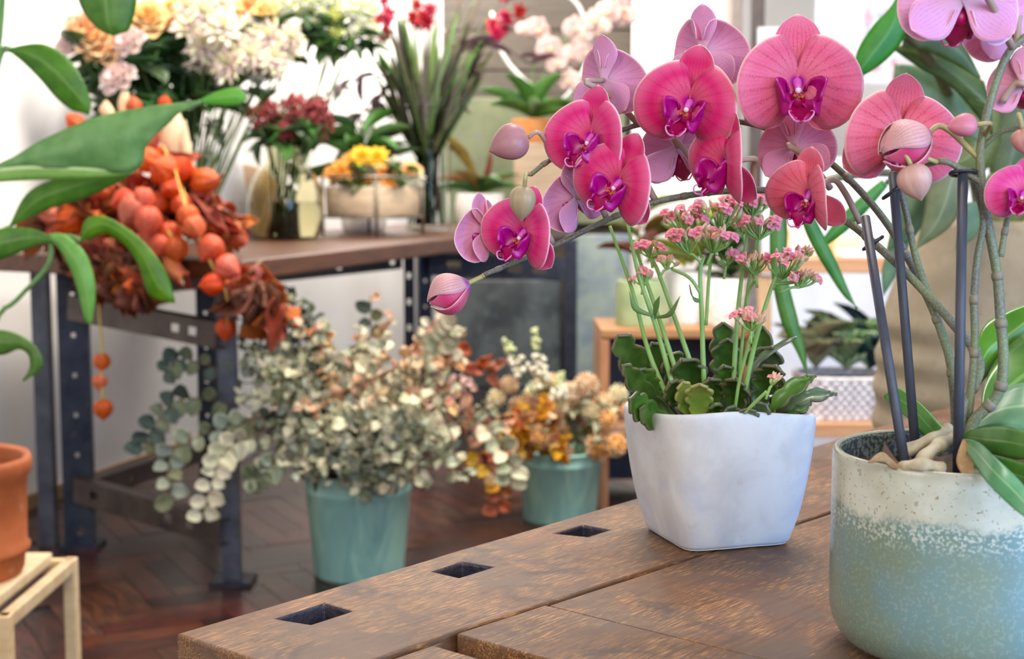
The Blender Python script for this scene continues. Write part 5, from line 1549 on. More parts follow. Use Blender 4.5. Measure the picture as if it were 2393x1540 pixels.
for A, B in (([(400, 400, 4.0), (375, 330, 4.0), (390, 270, 4.0)], [(440, 400, 4.0), (440, 320, 4.0), (420, 262, 4.0)]), ([(430, 390, 3.98), (420, 330, 3.98), (432, 280, 3.98)], [(455, 395, 3.98), (446, 340, 3.98), (434, 280, 3.98)]),
             ([(250, 280, 4.0), (232, 258, 4.0), (245, 235, 4.0)], [(275, 275, 4.0), (262, 250, 4.0), (250, 235, 4.0)]), ([(280, 270, 4.0), (276, 240, 4.0), (284, 215, 4.0)], [(305, 270, 4.0), (304, 240, 4.0), (300, 215, 4.0)])):
    strip('husk_leaf', A, B, husk, t, .03)

# ================================================================== big leaved plant, terracotta pot and stool at the left edge
terra = Mt('terracotta')
n1 = terra.noise(terra.coord(), 10, 5, .6)
c = terra.mix(terra.step(n1, .3, .7), srgb(160, 76, 30), srgb(184, 98, 46))
c = terra.mix(terra.math('MULTIPLY', terra.step(terra.noise(terra.coord(), 24, 5), .6, .72), .35), c, srgb(220, 176, 150))
terra.p(Base_Color=c, Roughness=.7); terra.bump(n1, .1, .004)
Yt = 2.3
tp = V((P(-112, 1400, Yt).x, Yt + .02, P(-112, 1392, Yt - .1).z))
plant = thing('banana_plant', 'large leaved green plant in a terracotta pot at the left edge', 'potted plant', tp)
r1 = mm(184, Yt)
h1 = P(0, 1072, Yt).z - tp.z
prof = [(r1 * .82, 0), (r1 * .86, .01), (r1 * .885, h1 * .18), (r1 * .93, h1 * .20), (r1 * .95, h1 * .23), (r1 * .905, h1 * .26), (r1 * .93, h1 * .80), (r1 * .99, h1 * .86), (r1 * 1.0, h1 * .95), (r1 * .97, h1)]
mb = MB()
inner = [(r1 * .88, h1 * .97), (r1 * .86, h1 * .8), (r1 * .80, h1 * .55), (.001, h1 * .55)]
mb.lathe([(.001, 0)] + prof + inner, 48); inst('pot', mb.mesh('pot', [terra.m]), plant, Matrix.Translation(tp))
mb = MB(); mb.lathe([(.001, h1 * .5), (r1 * .8, h1 * .5), (r1 * .8, h1 * .58), (.001, h1 * .6)], 24); inst('soil', mb.mesh('soil', [soil_m]), plant, Matrix.Translation(tp))
ban = leafm('banana_leaf', (104, 146, 70), (128, 166, 92), None, .35, .04, .22, 26)
ban_d = leafm('banana_leaf_dark', (76, 112, 28), (102, 140, 42), (130, 156, 74), .35, .06, .22, 18)
ban_l = leafm('banana_leaf_light', (106, 164, 44), (130, 182, 66), (150, 190, 90), .35, .06, .25, 18)
Yl = 2.35
S = lambda lst, Y=Yl: [(x, y, Y + (q if q else 0)) for x, y, *r_ in lst for q in [r_[0] if r_ else 0]]
big = strip('leaf', S([(-40, 400), (30, 368), (110, 322), (220, 276), (330, 252), (430, 240), (475, 233)]), S([(-40, 404), (60, 392), (180, 394), (312, 401), (348, 335), (410, 272), (475, 240)]), ban, plant, .03, 30, 10, .002, .004)
strip('lower_blade', S([(-40, 405), (60, 394), (180, 396), (250, 399), (312, 401)]), S([(-40, 428), (60, 421), (180, 416), (250, 412), (312, 405)]), ban_l, big, .01, 20, 5, .002)
mb = MB(); mb.tube(pts3(S([(-40, 404), (60, 393), (180, 395), (312, 402)]), 20), [.0055 - .003 * i / 20 for i in range(21)], 8); mb.build('midrib', pm('pale_midrib', (188, 208, 136), (200, 216, 150)), big)
strip('leaf', S([(470, 232), (510, 214), (555, 206), (577, 226)]), S([(470, 240), (510, 246), (555, 246), (577, 230)]), ban_l, plant, .012, 14, 6, .002)
strip('leaf', S([(312, 400), (200, 405), (120, 420), (60, 455), (20, 530)], 2.42), S([(312, 404), (250, 440), (180, 470), (110, 490), (20, 534)], 2.42), ban_d, plant, .015, 20, 8, .002)
strip('leaf', S([(20, 114), (70, 104), (110, 106), (155, 132), (190, 180), (212, 235), (208, 266)], 2.5), S([(20, 118), (55, 145), (95, 185), (130, 226), (165, 255), (190, 262), (208, 268)], 2.5), ban_d, plant, .025, 20, 8, .002)
strip('leaf', S([(150, -60), (178, -10), (190, 20), (210, 50), (238, 74), (262, 84)], 2.5), S([(330, -60), (322, -10), (316, 30), (302, 70), (285, 78), (262, 86)], 2.5), ban_d, plant, .02, 16, 8, .002)
strip('leaf', S([(190, 560), (200, 515), (240, 505), (300, 535), (350, 580), (390, 640), (409, 704)]), S([(190, 565), (215, 555), (250, 545), (290, 570), (325, 620), (350, 690), (409, 708)]), ban_d, plant, .016, 22, 6, .002)
strip('leaf', S([(112, 548), (150, 548), (195, 585), (218, 640), (222, 700), (212, 756)]), S([(118, 556), (145, 590), (170, 640), (188, 700), (198, 742), (212, 758)]), ban_l, plant, .012, 20, 6, .002)
strip('leaf', S([(-40, 545), (20, 532), (80, 536), (130, 560)]), S([(-40, 620), (20, 600), (80, 575), (130, 564)]), ban_d, plant, .012, 14, 6, .002)
strip('leaf', S([(-40, 775), (10, 772), (60, 790), (95, 825), (98, 860), (55, 890)]), S([(-40, 830), (10, 828), (45, 815), (68, 830), (70, 862), (53, 890)]), ban_d, plant, .015, 20, 6, .002)
pst = pm('plant_stalk', (88, 132, 62), (110, 150, 80), 30, .5)
for lst, r in (([(-100, 1180, 2.32), (-70, 800, 2.33), (-60, 560, 2.35), (-40, 418, 2.35)], .012), ([(-110, 1180, 2.34), (-20, 780, 2.36), (40, 700, 2.36), (112, 620, 2.36), (118, 552, 2.36)], .004), ([(-90, 1180, 2.35), (-80, 700, 2.42), (-30, 300, 2.48), (0, 130, 2.5), (24, 115, 2.5)], .006),
               ([(-100, 1180, 2.36), (-90, 600, 2.42), (-10, 150, 2.5), (5, 0, 2.5), (10, -60, 2.5), (160, -80, 2.5), (240, -50, 2.5)], .006), ([(-105, 1180, 2.3), (-80, 700, 2.34), (-40, 575, 2.35)], .008), ([(118, 555, 2.36), (160, 552, 2.36), (190, 562, 2.35)], .004), ([(-105, 1180, 2.3), (-60, 900, 2.33), (-40, 800, 2.35)], .008),
               ([(-70, 640, 2.36), (-20, 560, 2.38), (20, 532, 2.42)], .005)):
    mb = MB(); mb.tube(pts3(lst, 16), r, 8); mb.build('stalk', pst, plant)
stw = wood('pale_stool_wood', (206, 172, 124), (226, 198, 152), None, (1, 8, 8), 5, .55, .1)
sx0, sx1 = P(-330, 1400, Yt).x, P(108, 1400, Yt).x
st_z = tp.z
stool = thing('wooden_stool', 'pale wooden stool under the terracotta pot at the lower left', 'stool', V(((sx0 + sx1) / 2, Yt, 0)))
mb = MB(); mb.box(((sx0 + P(48, 1400, Yt).x) / 2, Yt + .02, st_z - .011), (P(48, 1400, Yt).x - sx0, .30, .022)); mb.build('seat', stw, stool, False, bevel=.004)
for x in (sx0 + .02, sx1 - .012):
    for y in (Yt - .16, Yt + .17):
        mb = MB(); mb.box((x, y, (st_z - .012) / 2), (.022, .026, st_z - .012)); mb.build('leg', stw, stool, False, bevel=.003)
for y in (Yt - .16, Yt + .17):
    mb = MB(); mb.box(((sx0 + sx1) / 2, y, st_z - .026), (sx1 - sx0 - .03, .02, .026)); mb.build('rail', stw, stool, False, bevel=.003)
mb = MB(); mb.box((sx1 - .012, Yt, st_z - .024), (.02, .34, .024)); mb.build('rail', stw, stool, False, bevel=.003)

# ================================================================== dried bouquet in the large green bucket
bk_m = Mt('green_zinc')
n1 = bk_m.noise(bk_m.coord((1, 1, .35)), 14, 4, .6, .8)
c = bk_m.mix(bk_m.step(n1, .42, .6), srgb(146, 192, 180), srgb(168, 212, 192))
c = bk_m.mix(bk_m.math('MULTIPLY', bk_m.step(bk_m.noise(bk_m.coord((1, 1, .3)), 9, 3, .5, 1.), .55, .62), .35), c, srgb(112, 164, 160))
bk_m.p(Base_Color=c, Roughness=.42, Specular_IOR_Level=.5)
def bucket(loc, r0, r1, h, label):
    t = thing('flower_bucket', label, 'bucket', loc, 'green flower buckets')
    pr = [(.0005, 0), (r0, 0), (r0 + .002, .008), (r0 + (r1 - r0) * .80, h * .80), (r0 + (r1 - r0) * .81 + .003, h * .815), (r0 + (r1 - r0) * .83, h * .83), (r1 - .002, h - .012), (r1 + .004, h - .006), (r1 + .002, h), (r1 - .006, h - .004), (r0 - .005, .01), (.0005, .01)]
    mb = MB(); mb.lathe(pr, 48); inst('body', mb.mesh('body', [bk_m.m]), t, Matrix.Translation(V(loc)))
    mb = MB(); mb.lathe([(.0005, h * .78), (r0 + (r1 - r0) * .76 - .006, h * .78), (.0005, h * .79)], 24); inst('water', mb.mesh('water', [pm('dark_water', (30, 36, 32), rough=.1)]), t, Matrix.Translation(V(loc)))
    return t
b1 = V((-.412, 3.71, .006)); b2 = V((.150, 4.33, .006))
bucket(b1, .118, .145, .285, 'larger green metal bucket of dried eucalyptus beside the table leg')
bucket(b2, .112, .132, .225, 'smaller green metal bucket of yellow dried flowers behind the workbench')
EU = {}
for k, (c1, c2) in {'sage': ((164, 166, 134), (190, 190, 156)), 'grey': ((144, 150, 130), (172, 176, 154)), 'cream': ((206, 196, 160), (226, 216, 184)), 'beige': ((206, 168, 128), (226, 190, 152)), 'teal': ((62, 76, 64), (92, 104, 90)),
                    'peach': ((214, 156, 110), (230, 182, 140)), 'olive': ((112, 116, 82), (138, 140, 104)), 'rust': ((168, 84, 44), (192, 104, 58)), 'gold': ((218, 150, 24), (240, 184, 60)), 'pinkish': ((216, 168, 158), (232, 196, 184))}.items():
    EU[k] = leafm('eucalyptus_' + k, c1, c2, None, .6, .16, .15)
def eleaf(k, shape='round', s=0): return leaf_mesh(shape, EU[k], .25, .25 if s == 0 else -.15, 6, 4, .02, 0, .3, s)
def euc_branch(label, group, base, tip, pal, n, Lr, sag=.05, name='eucalyptus_branch', shape='round', stemm=bstem, rr=R, start=.35):
    t = thing(name, label, 'branch', base, group)
    base, tip = V(base), V(tip)
    mid = base.lerp(tip, .5) + V((0, 0, sag))
    pts = [V(q) for q in spline([base, mid, tip], 16)]
    mb = MB(); mb.tube(pts, [.003 - .0018 * k / 16 for k in range(17)], 5); mb.build('stem', stemm, t)
    for k in range(n):
        u = start + (1 - start) * (k + .5) / n
        i = min(15, int(u * 16)); p = pts[i].lerp(pts[i + 1], u * 16 - i)
        ax = (pts[i + 1] - pts[i]).normalized()
        a = k * 2.4 + rr.random()
        o1 = ax.orthogonal().normalized(); o2 = ax.cross(o1)
        d = o1 * math.cos(a) + o2 * math.sin(a) + ax * .5
        L = rr.uniform(*Lr) * (1.1 - .35 * u)
        put_leaf('leaf', eleaf(rr.choice(pal), shape, k % 2), t, p, d, L, L * rr.uniform(.75, .95) if shape == 'round' else L * .5, V((rr.uniform(-.7, .7), rr.uniform(-1, .2), rr.uniform(-.4, .8))))
    return t
b1t = b1 + V((0, 0, .2))
RB = random.Random(5)
def bpt(px, py, Y): return P(px, py, Y)
GRP = 'dried branches in the larger bucket'
palz = {'ul': ['teal', 'teal', 'grey', 'olive'], 'c': ['cream', 'beige', 'peach', 'sage', 'cream'], 'l': ['sage', 'grey', 'cream', 'olive'], 'r': ['cream', 'peach', 'pinkish', 'sage'], 'lo': ['grey', 'sage', 'cream', 'sage']}
labz = {'ul': 'dark teal eucalyptus branch at the upper left of the large bucket', 'c': 'cream and peach dried branch in the middle of the large bucket', 'l': 'sage green eucalyptus branch on the left side of the large bucket',
        'r': 'pinkish cream dried branch on the right side of the large bucket', 'lo': 'grey green eucalyptus branch drooping at the front of the large bucket'}
targets = []
for k in range(20): targets.append((RB.uniform(560, 740), RB.uniform(660, 860), RB.uniform(3.75, 4.05), 'ul'))
for k in range(34): targets.append((RB.uniform(680, 1090), RB.uniform(735, 960), RB.uniform(3.45, 3.95), 'c'))
for k in range(20): targets.append((RB.uniform(520, 740), RB.uniform(850, 1080), RB.uniform(3.45, 3.8), 'l'))
for k in range(18): targets.append((RB.uniform(1000, 1190), RB.uniform(840, 1020), RB.uniform(3.6, 4.0), 'r'))
for k in range(34): targets.append((RB.uniform(620, 1100), RB.uniform(1020, 1150), RB.uniform(3.36, 3.60), 'lo'))
for i, (px, py, Y, z) in enumerate(targets):
    base = b1t + V((RB.uniform(-.08, .08), RB.uniform(-.08, .08), 0))
    euc_branch(labz[z], GRP + ', ' + z.replace('ul', 'upper left').replace('lo', 'front').replace('c', 'middle') if z != 'l' and z != 'r' else GRP + (', left' if z == 'l' else ', right'), base, bpt(px, py, Y), palz[z], 15, (.028, .047), .10 if z != 'lo' else .16, rr=RB)
for k in range(26):
    u = RB.uniform(-1, 1)
    base = b1 + V((u * .11, -.09 - .03 * (1 - abs(u)), .24))
    euc_branch('short grey green sprig spilling over the front rim of the large bucket', 'sprigs over the rim of the larger bucket', base, P(835 + u * 130 + RB.uniform(-20, 20), RB.uniform(1085, 1165), RB.uniform(3.44, 3.54)), ['sage', 'grey', 'cream', 'olive'], 10, (.03, .046), .07, rr=RB, start=.2)
for k in range(14):
    euc_branch(labz['l'], GRP + ', left', b1t, P(RB.uniform(545, 660), RB.uniform(780, 1000), RB.uniform(3.5, 3.8)), ['sage', 'grey', 'teal', 'olive', 'cream'], 14, (.03, .048), .1, rr=RB)
# named stragglers
for lab, pts_, pal, n in (('pale eucalyptus sprig with stacked round leaves hanging lowest by the table leg', [(620, 1020, 3.5), (540, 1040, 3.42), (500, 1110, 3.38), (470, 1215, 3.36)], ['cream'], 16),
                          ('grey eucalyptus sprig reaching far left below the table', [(620, 980, 3.55), (520, 1000, 3.5), (400, 1060, 3.45), (405, 1175, 3.42)], ['grey', 'sage', 'olive'], 16),
                          ('dark curling eucalyptus tendril in front of the rear leg', [(600, 960, 3.6), (440, 930, 3.55), (370, 980, 3.52), (330, 1060, 3.5)], ['olive', 'teal'], 14),
                          ('dark thin eucalyptus sprig curling up towards the table', [(620, 920, 3.65), (500, 860, 3.6), (420, 840, 3.58), (385, 870, 3.56)], ['teal', 'olive'], 11),
                          ('single upright sprig with a dark round leaf against the white wall', [(850, 860, 3.8), (866, 780, 3.8), (866, 690, 3.8)], ['teal', 'olive', 'beige'], 8),
                          ('cream sprig with heart shaped leaf at the right top of the bouquet', [(980, 880, 3.7), (1030, 800, 3.7), (1062, 760, 3.68)], ['cream', 'sage'], 9),
                          ('drooping round leaved sprig between the two buckets', [(1080, 960, 3.7), (1150, 1010, 3.65), (1190, 1080, 3.6), (1195, 1130, 3.6)], ['sage', 'cream'], 11),
                          ('golden leaved sprig hanging low between the two buckets', [(1060, 1000, 3.8), (1130, 1080, 3.78), (1165, 1130, 3.76), (1160, 1200, 3.75)], ['beige', 'gold', 'rust'], 12),
                          ('small green sprig left of the large bucket', [(660, 1060, 3.5), (620, 1100, 3.46), (580, 1120, 3.44)], ['sage', 'olive'], 9)):
    p = [V(q) for q in pts3(pts_, 16)]
    t = thing('eucalyptus_sprig', lab, 'branch', p[0])
    base = b1t
    mb = MB(); mb.tube(spline([base] + p[::2], 18), .0018, 5); mb.build('stem', bstem, t)
    for k in range(n):
        u = .12 + .88 * (k + .5) / n; i = min(15, int(u * 16)); q = p[i].lerp(p[i + 1], u * 16 - i)
        sd = 1 if k % 2 else -1
        ax = (p[i + 1] - p[i]).normalized(); sv = ax.cross(V((0, -1, 0))).normalized() * sd
        L = RB.uniform(.034, .05)
        put_leaf('leaf', eleaf(RB.choice(pal), 'round', k % 2), t, q, sv + V((0, -.3, 0)) + ax * .3, L, L * .9, V((RB.uniform(-.3, .3), -1, RB.uniform(-.2, .8))))
# rust oak leaves at the upper right of the large bouquet
oak = [leaf_mesh('oval', (drym + [EU['rust']])[k], .3, .4, 9, 4, .02, 3, .8, 20 + k) for k in (0, 3)]
for i, (px, py) in enumerate(((1085, 830), (1125, 850), (1040, 800), (1160, 1085))):
    t = thing('oak_leaf_twig', 'rust coloured oak twig in the larger bucket', 'branch', b1t, 'rust oak twigs in the larger bucket')
    e = P(px, py, 3.75 if py < 1000 else 3.7)
    mb = MB(); mb.tube(spline([b1t, b1t.lerp(e, .5) + V((0, 0, .06)), e], 10), .002, 5); mb.build('stem', bstem, t)
    for k in range(4):
        put_leaf('leaf', oak[k % 2], t, e + V((R.uniform(-.03, .03), R.uniform(-.03, .03), R.uniform(-.04, .02))), (R.uniform(-1, 1), R.uniform(-.8, .2), R.uniform(-.3, 1)), .05, .038, V((0, -1, .3)))

# ================================================================== smaller bucket
b2t = b2 + V((0, 0, .16))
snap_m = [pm('snap_cream', (238, 214, 166), (244, 226, 190), 40, .6, var=.08, trans=.2), pm('snap_peach', (238, 182, 136), (244, 204, 160), 40, .6, trans=.2), pm('snap_orange', (240, 176, 88), (246, 198, 120), 40, .6, trans=.2)]
SNAP = [pompom_mesh('flower_head', snap_m[:2], 46, 5), pompom_mesh('flower_head', [snap_m[2], snap_m[1]], 46, 6), pompom_mesh('flower_head', [snap_m[0], cream2], 46, 7)]
for i, (px, py, r, k) in enumerate(((1400, 1045, 44, 1), (1440, 1040, 34, 1), (1375, 1010, 36, 1), (1330, 920, 36, 0), (1370, 900, 38, 0), (1300, 950, 34, 2), (1350, 950, 36, 0), (1240, 930, 30, 2), (1210, 950, 30, 0), (1410, 940, 30, 0), (1445, 920, 30, 2), (1190, 900, 28, 0),
                                    (1160, 930, 28, 2), (1270, 900, 30, 0), (1260, 1020, 30, 1), (1320, 1060, 30, 0), (1420, 980, 30, 1), (1380, 960, 30, 2), (1290, 890, 24, 0), (1470, 960, 26, 0))):
    cut_flower('dried_flower', ['cream and peach ruffled dried flower in the smaller bucket', 'golden peach dried flower head hanging over the rim of the smaller bucket', 'cream green ruffled dried flower in the smaller bucket'][k],
               ['cream peach dried flowers', 'golden dried flowers', 'cream green dried flowers'][k] + ' in the smaller bucket', SNAP[k], P(px, py, 4.2 + R.uniform(-.05, .15)), mm(r, 4.25) * .85, b2t + V((R.uniform(-.08, .08), R.uniform(-.08, .08), 0)),
               eleaf('sage'), 2, (R.uniform(-.6, .6), -1, R.uniform(0, .8)), leafL=.05, leafW=.02, r=.002)
for i in range(24):
    z = 'gold' if i % 4 else 'rust'
    px, py = R.uniform(1165, 1320), R.uniform(930, 1070)
    euc_branch('golden yellow dried leaf branch at the left of the smaller bucket' if z == 'gold' else 'rust coloured dried branch at the left of the smaller bucket', ('golden' if z == 'gold' else 'rust') + ' branches in the smaller bucket', b2t + V((R.uniform(-.06, .06), R.uniform(-.06, .06), 0)), P(px, py, 4.2 + R.uniform(-.08, .1)), [z, 'gold', 'beige'] if z == 'gold' else ['rust', 'peach'], 12, (.04, .06), .06, 'dried_branch', rr=RB, start=.4)
for i in range(6):
    px, py = R.uniform(1320, 1470), R.uniform(880, 980)
    euc_branch('sage and peach dried branch at the right of the smaller bucket', 'sage branches in the smaller bucket', b2t + V((R.uniform(-.06, .06), R.uniform(-.06, .06), 0)), P(px, py, 4.35 + R.uniform(-.08, .1)), ['sage', 'peach', 'rust', 'cream'], 12, (.035, .05), .06, 'dried_branch', rr=RB, start=.4)
ver_m = pm('veronica_white', (238, 232, 200), (246, 242, 222), 60, .6, var=.05, trans=.2)
ver_g = pm('veronica_bud', (196, 204, 140), (214, 220, 166), 60, .6)
for lab, a, b in (('white star flowered spike left above the smaller bucket', (1230, 880), (1180, 795)), ('tall tapering white veronica spike above the smaller bucket', (1270, 905), (1248, 770)), ('short green tipped spike above the smaller bucket', (1305, 930), (1312, 872))):
    A, B = P(*a, 4.2), P(*b, 4.2)
    t = thing('veronica_spike', lab, 'flower', b2t)
    mb = MB(); mb.tube(spline([b2t, b2t.lerp(A, .6), A, B], 14), .0025, 6); mb.build('stem', gstem, t)
    star = 'star' in lab
    mb = MB(); mg = MB()
    for k in range(60):
        u = R.random(); p = A.lerp(B, u)
        rad = (.030 if not star else .042) * (1 - u * .85) + .004
        q = R.uniform(0, 2 * pi)
        p = p + V((math.cos(q) * rad * .7, math.sin(q) * rad * .7, R.uniform(-.006, .006)))
        (mb if u < .6 else mg).ball(p, R.uniform(.006, .010) * (1.2 - .6 * u), 5, 4)
    mb.build('florets', ver_m, t, kind='stuff'); mg.build('buds', ver_g, t, kind='stuff')

# ================================================================== right background: crate, pots, shelves
cr_w = wood('crate_wood', (150, 108, 72), (180, 136, 96), (120, 84, 56), (1, 12, 12), 5, .6, .25, .1)
cx0, cx1, cyf, cyb = P(1402, 800, 4.45).x, P(1760, 800, 4.45).x, 4.42, 4.82
cz = P(1440, 770, 4.42).z
crate = thing('wooden_crate', 'brown open fronted wooden crate with pots on top', 'crate', V(((cx0 + cx1) / 2, (cyf + cyb) / 2, .006)))
th = .028
def vbox(name, c, s, mat, parent, rot=None, bevel=.003):
    """board whose grain follows its longest side"""
    k = max(range(3), key=lambda i: s[i])
    if k == 0: M, sz = Matrix(), s
    elif k == 1: M, sz = Matrix.Rotation(pi / 2, 4, 'Z'), (s[1], s[0], s[2])
    else: M, sz = Matrix.Rotation(-pi / 2, 4, 'Y'), (s[2], s[1], s[0])
    mb = MB(); mb.box((0, 0, 0), sz)
    o = inst(name, mb.mesh(name, [mat], False), parent, Matrix.Translation(V(c)) @ (rot or Matrix()) @ M)
    if bevel:
        b = o.modifiers.new('bevel', 'BEVEL'); b.width = bevel; b.segments = 2
    return o
ym = (cyf + cyb) / 2
for x in (cx0 + th / 2, cx1 - th / 2):
    for k in range(3):
        w = (cyb - cyf) / 3
        vbox('side_board', (x, cyf + w * (k + .5), cz / 2 - th / 2), (th, w - .003, cz - th - .012), cr_w, crate)
for k in range(2):
    w = (cyb - cyf) / 2
    vbox('top_board', ((cx0 + cx1) / 2, cyf + w * (k + .5), cz - th / 2), (cx1 - cx0, w - .003, th), cr_w, crate)
vbox('shelf_board', ((cx0 + cx1) / 2, ym, cz * .45), (cx1 - cx0 - 2 * th, cyb - cyf - .01, th), cr_w, crate)
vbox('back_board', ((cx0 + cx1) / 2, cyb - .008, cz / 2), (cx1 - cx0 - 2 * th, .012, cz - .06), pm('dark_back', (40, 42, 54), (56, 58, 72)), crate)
# pots on the crate
gpot = Mt('pale_green_glaze'); gpot.p(Base_Color=gpot.mix(gpot.step(gpot.noise(gpot.coord(), 8, 3), .35, .65), srgb(142, 158, 112), srgb(168, 182, 138)), Roughness=.22, Coat_Weight=.4)
p1 = V((P(1500, 745, 4.55).x, 4.56, cz))
t = potted('green_glazed_pot', 'shiny pale green pot with a red stemmed plant on the crate', p1, [(.082, 0), (.088, .01), (.086, .1), (.078, .15)], gpot.m)
L_rub = leafm('rubber_red', (96, 52, 36), (130, 76, 46), (150, 60, 50), .35, .15, .15)
for k in range(9):
    a = k * 2.4
    put_leaf('leaf', leaf_mesh('oval', L_rub if k % 2 else L_olive, .2, .35), t, p1 + V((.01 * math.cos(a), .01 * math.sin(a), .2 + .02 * k)), (math.cos(a), math.sin(a) * .6, R.uniform(.2, 1.)), R.uniform(.10, .16), .07)
mb = MB(); mb.tube([p1 + V((0, 0, .12)), p1 + V((-.01, 0, .26)), p1 + V((-.02, 0, .42))], .005, 8); mb.build('stem', L_redg, t)
p2 = V((P(1610, 735, 4.66).x, 4.66, cz))
t = potted('square_white_pot', 'plain white pot with a yellow green plant behind the green pot', p2, [(.075, 0), (.08, .01), (.088, .14), (.088, .17)], white_c)
L_lime = leafm('lime_leaf', (170, 186, 50), (196, 204, 80), None, .4, .15, .25)
for k in range(14):
    a = k * 2.4
    put_leaf('leaf', leaf_mesh('oval', L_lime if k % 3 else L_olive, .2, .35), t, p2 + V((.02 * math.cos(a), .02 * math.sin(a), .17 + .012 * k)), (math.cos(a), math.sin(a) * .7, R.uniform(.3, 1.2)), R.uniform(.10, .17), .085)
p3 = V((P(1705, 748, 4.52).x, 4.54, cz))
t = potted('textured_white_pot', 'white pot with rough upper band and dark leaves on the crate', p3, [(.072, 0), (.080, .01), (.084, .08), (.078, .155)], pm('white_rough', (222, 214, 206), (246, 240, 234), 70, .6, .7, 70, .012))
for k in range(16):
    a = k * 2.4
    put_leaf('leaf', leaf_mesh('round', L_dark if k % 3 else L_mid, .2, .35), t, p3 + V((.02 * math.cos(a), .02 * math.sin(a), .14 + .01 * k)), (math.cos(a), math.sin(a) * .7, R.uniform(.2, 1.2)), R.uniform(.06, .10), .06)

# shelf unit
sh_w = wood('shelf_wood', (186, 142, 104), (206, 166, 128), (160, 118, 84), (1, 12, 12), 5, .55, .2, .05)
sx_0, sx_1 = P(1772, 640, 4.3).x, P(2330, 640, 4.3).x
z_lo, z_hi = P(1950, 992, 4.3).z, P(1950, 606, 4.3).z
shelf = thing('shelf_unit', 'pale wooden two tier shelf at the right behind the orchid stakes', 'shelf', V(((sx_0 + sx_1) / 2, 4.5, .006)))
for z in (z_lo, z_hi):
    vbox('shelf_board', ((sx_0 + sx_1) / 2, 4.5, z - .02), (sx_1 - sx_0, .4, .045), sh_w, shelf)
for x in (sx_0 + .025, sx_1 - .025):
    for y in (4.33, 4.67):
        vbox('post', (x, y, (z_hi - .045) / 2), (.04, .04, z_hi - .055), sh_w, shelf)
# items on the upper shelf
card_w = pm('white_box', (236, 236, 240), rough=.5)
for lab, px, py, w, h, m in (('white flat tray at the right of the upper shelf', 2010, 606, 100, 16, card_w), ('small yellow and peach flower box on the upper shelf', 1972, 606, 60, 44, pm('peach_box', (240, 196, 150), (250, 224, 160), 30, .6)), ('pale cream box at the left of the upper shelf', 1870, 606, 66, 70, pm('cream_box', (228, 214, 196), rough=.6)),
                             ('brown little box on the upper shelf beside the cream box', 1822, 606, 34, 60, pm('tan_box', (190, 150, 110), rough=.6)), ('pale pink box on the upper shelf behind the orchid stakes', 2060, 606, 60, 60, pm('pink_box', (240, 214, 196), rough=.6))):
    c = P(px, py, 4.38 if 'tray' in lab else 4.5)
    mb = MB(); mb.box((c.x, c.y, z_hi + mm(h, 4.5) / 2 + .003), (mm(w, 4.5), .10, mm(h, 4.5)))
    mb.build('small_box' if 'tray' not in lab else 'tray', m, smooth=False, bevel=.004, label=lab, cat='box' if 'tray' not in lab else 'tray')
# basket with variegated plants on the lower shelf
bs0, bs1 = P(1868, 970, 4.42), P(2070, 970, 4.42)
bc = V(((bs0.x + bs1.x) / 2, 4.46, z_lo + .0035))
bw = (bs1.x - bs0.x)
bas = thing('woven_basket', 'whitewashed woven basket of patterned leaf plants on the lower shelf', 'basket', bc)
bsk = Mt('whitewashed_wicker')
bsk.p(Base_Color=bsk.mix(bsk.step(bsk.noise(bsk.coord(), 40, 4), .35, .65), srgb(206, 200, 204), srgb(232, 226, 226)), Roughness=.7)
nst, nro = 30, 9
hB = mm(104, 4.4)
def basket_ring(k):
    z = hB * (k + .5) / nro
    pts = []
    for i in range(nst * 2 + 1):
        a = 2 * pi * i / (nst * 2)
        r = 1 + .035 * (1 if (i + k) % 2 else -1)
        e = 3.2
        q = 1 / ((abs(math.cos(a)) ** e + abs(math.sin(a)) ** e) ** (1 / e))
        g = .88 + .12 * z / hB
        pts.append(bc + V((math.cos(a) * q * bw / 2 * r * g, math.sin(a) * q * .13 * r * g, z)))
    return pts
for k in range(nro):
    mb = MB(); mb.tube(basket_ring(k), hB / nro * .52, 6); mb.build('weave_strand', bsk.m, bas)
mb = MB(); mb.box((0, 0, .006), (bw * .84, .22, .012)); mb.v = [p + bc for p in mb.v]; mb.build('basket_base', bsk.m, bas, False)
var_m = Mt('patterned_leaf')
t_, e_, s_ = var_m.col()
d_ = var_m.math('ABSOLUTE', var_m.math('SUBTRACT', s_, .5))
wv = var_m.math('SINE', var_m.math('ADD', var_m.math('MULTIPLY', t_, 34.), var_m.math('MULTIPLY', d_, -26.)))
c_ = var_m.mix(var_m.step(wv, -.2, .5), srgb(104, 140, 84), srgb(196, 212, 160)); c_ = var_m.vary(c_, .2, .02)
var_m.p(Base_Color=c_, Roughness=.45)
L_teal = leafm('teal_leaf', (26, 52, 60), (46, 76, 82), None, .4, .2, .1)
L_brn = leafm('bronze_leaf', (130, 126, 92), (170, 166, 130), (60, 56, 40), .45, .2, .1, 12)
for nm, lab, x, ms, n in (('maranta', 'pale patterned leaf plant at the centre of the woven basket', .55, [var_m.m], 16), ('begonia', 'bronze striped leaf plant at the left of the woven basket', .2, [L_brn], 14), ('fittonia', 'dark teal leaf plant at the right of the woven basket', .82, [L_teal, var_m.m], 16)):
    base = V((bs0.x + bw * x, 4.46, bc.z + .02))
    t = potted(nm, lab, base, [(.05, 0), (.052, .01), (.058, .09), (.06, .10)], pm('nursery_pot', (60, 50, 46)))
    for k in range(n):
        a = k * 2.4
        put_leaf('leaf', leaf_mesh('oval', ms[k % len(ms)], .2, .4, 8, 4), t, base + V((0, 0, .125 + .006 * k)), (math.cos(a) * .8, math.sin(a) * .6 - .2, R.uniform(.5, 1.5)), R.uniform(.12, .18), .085)

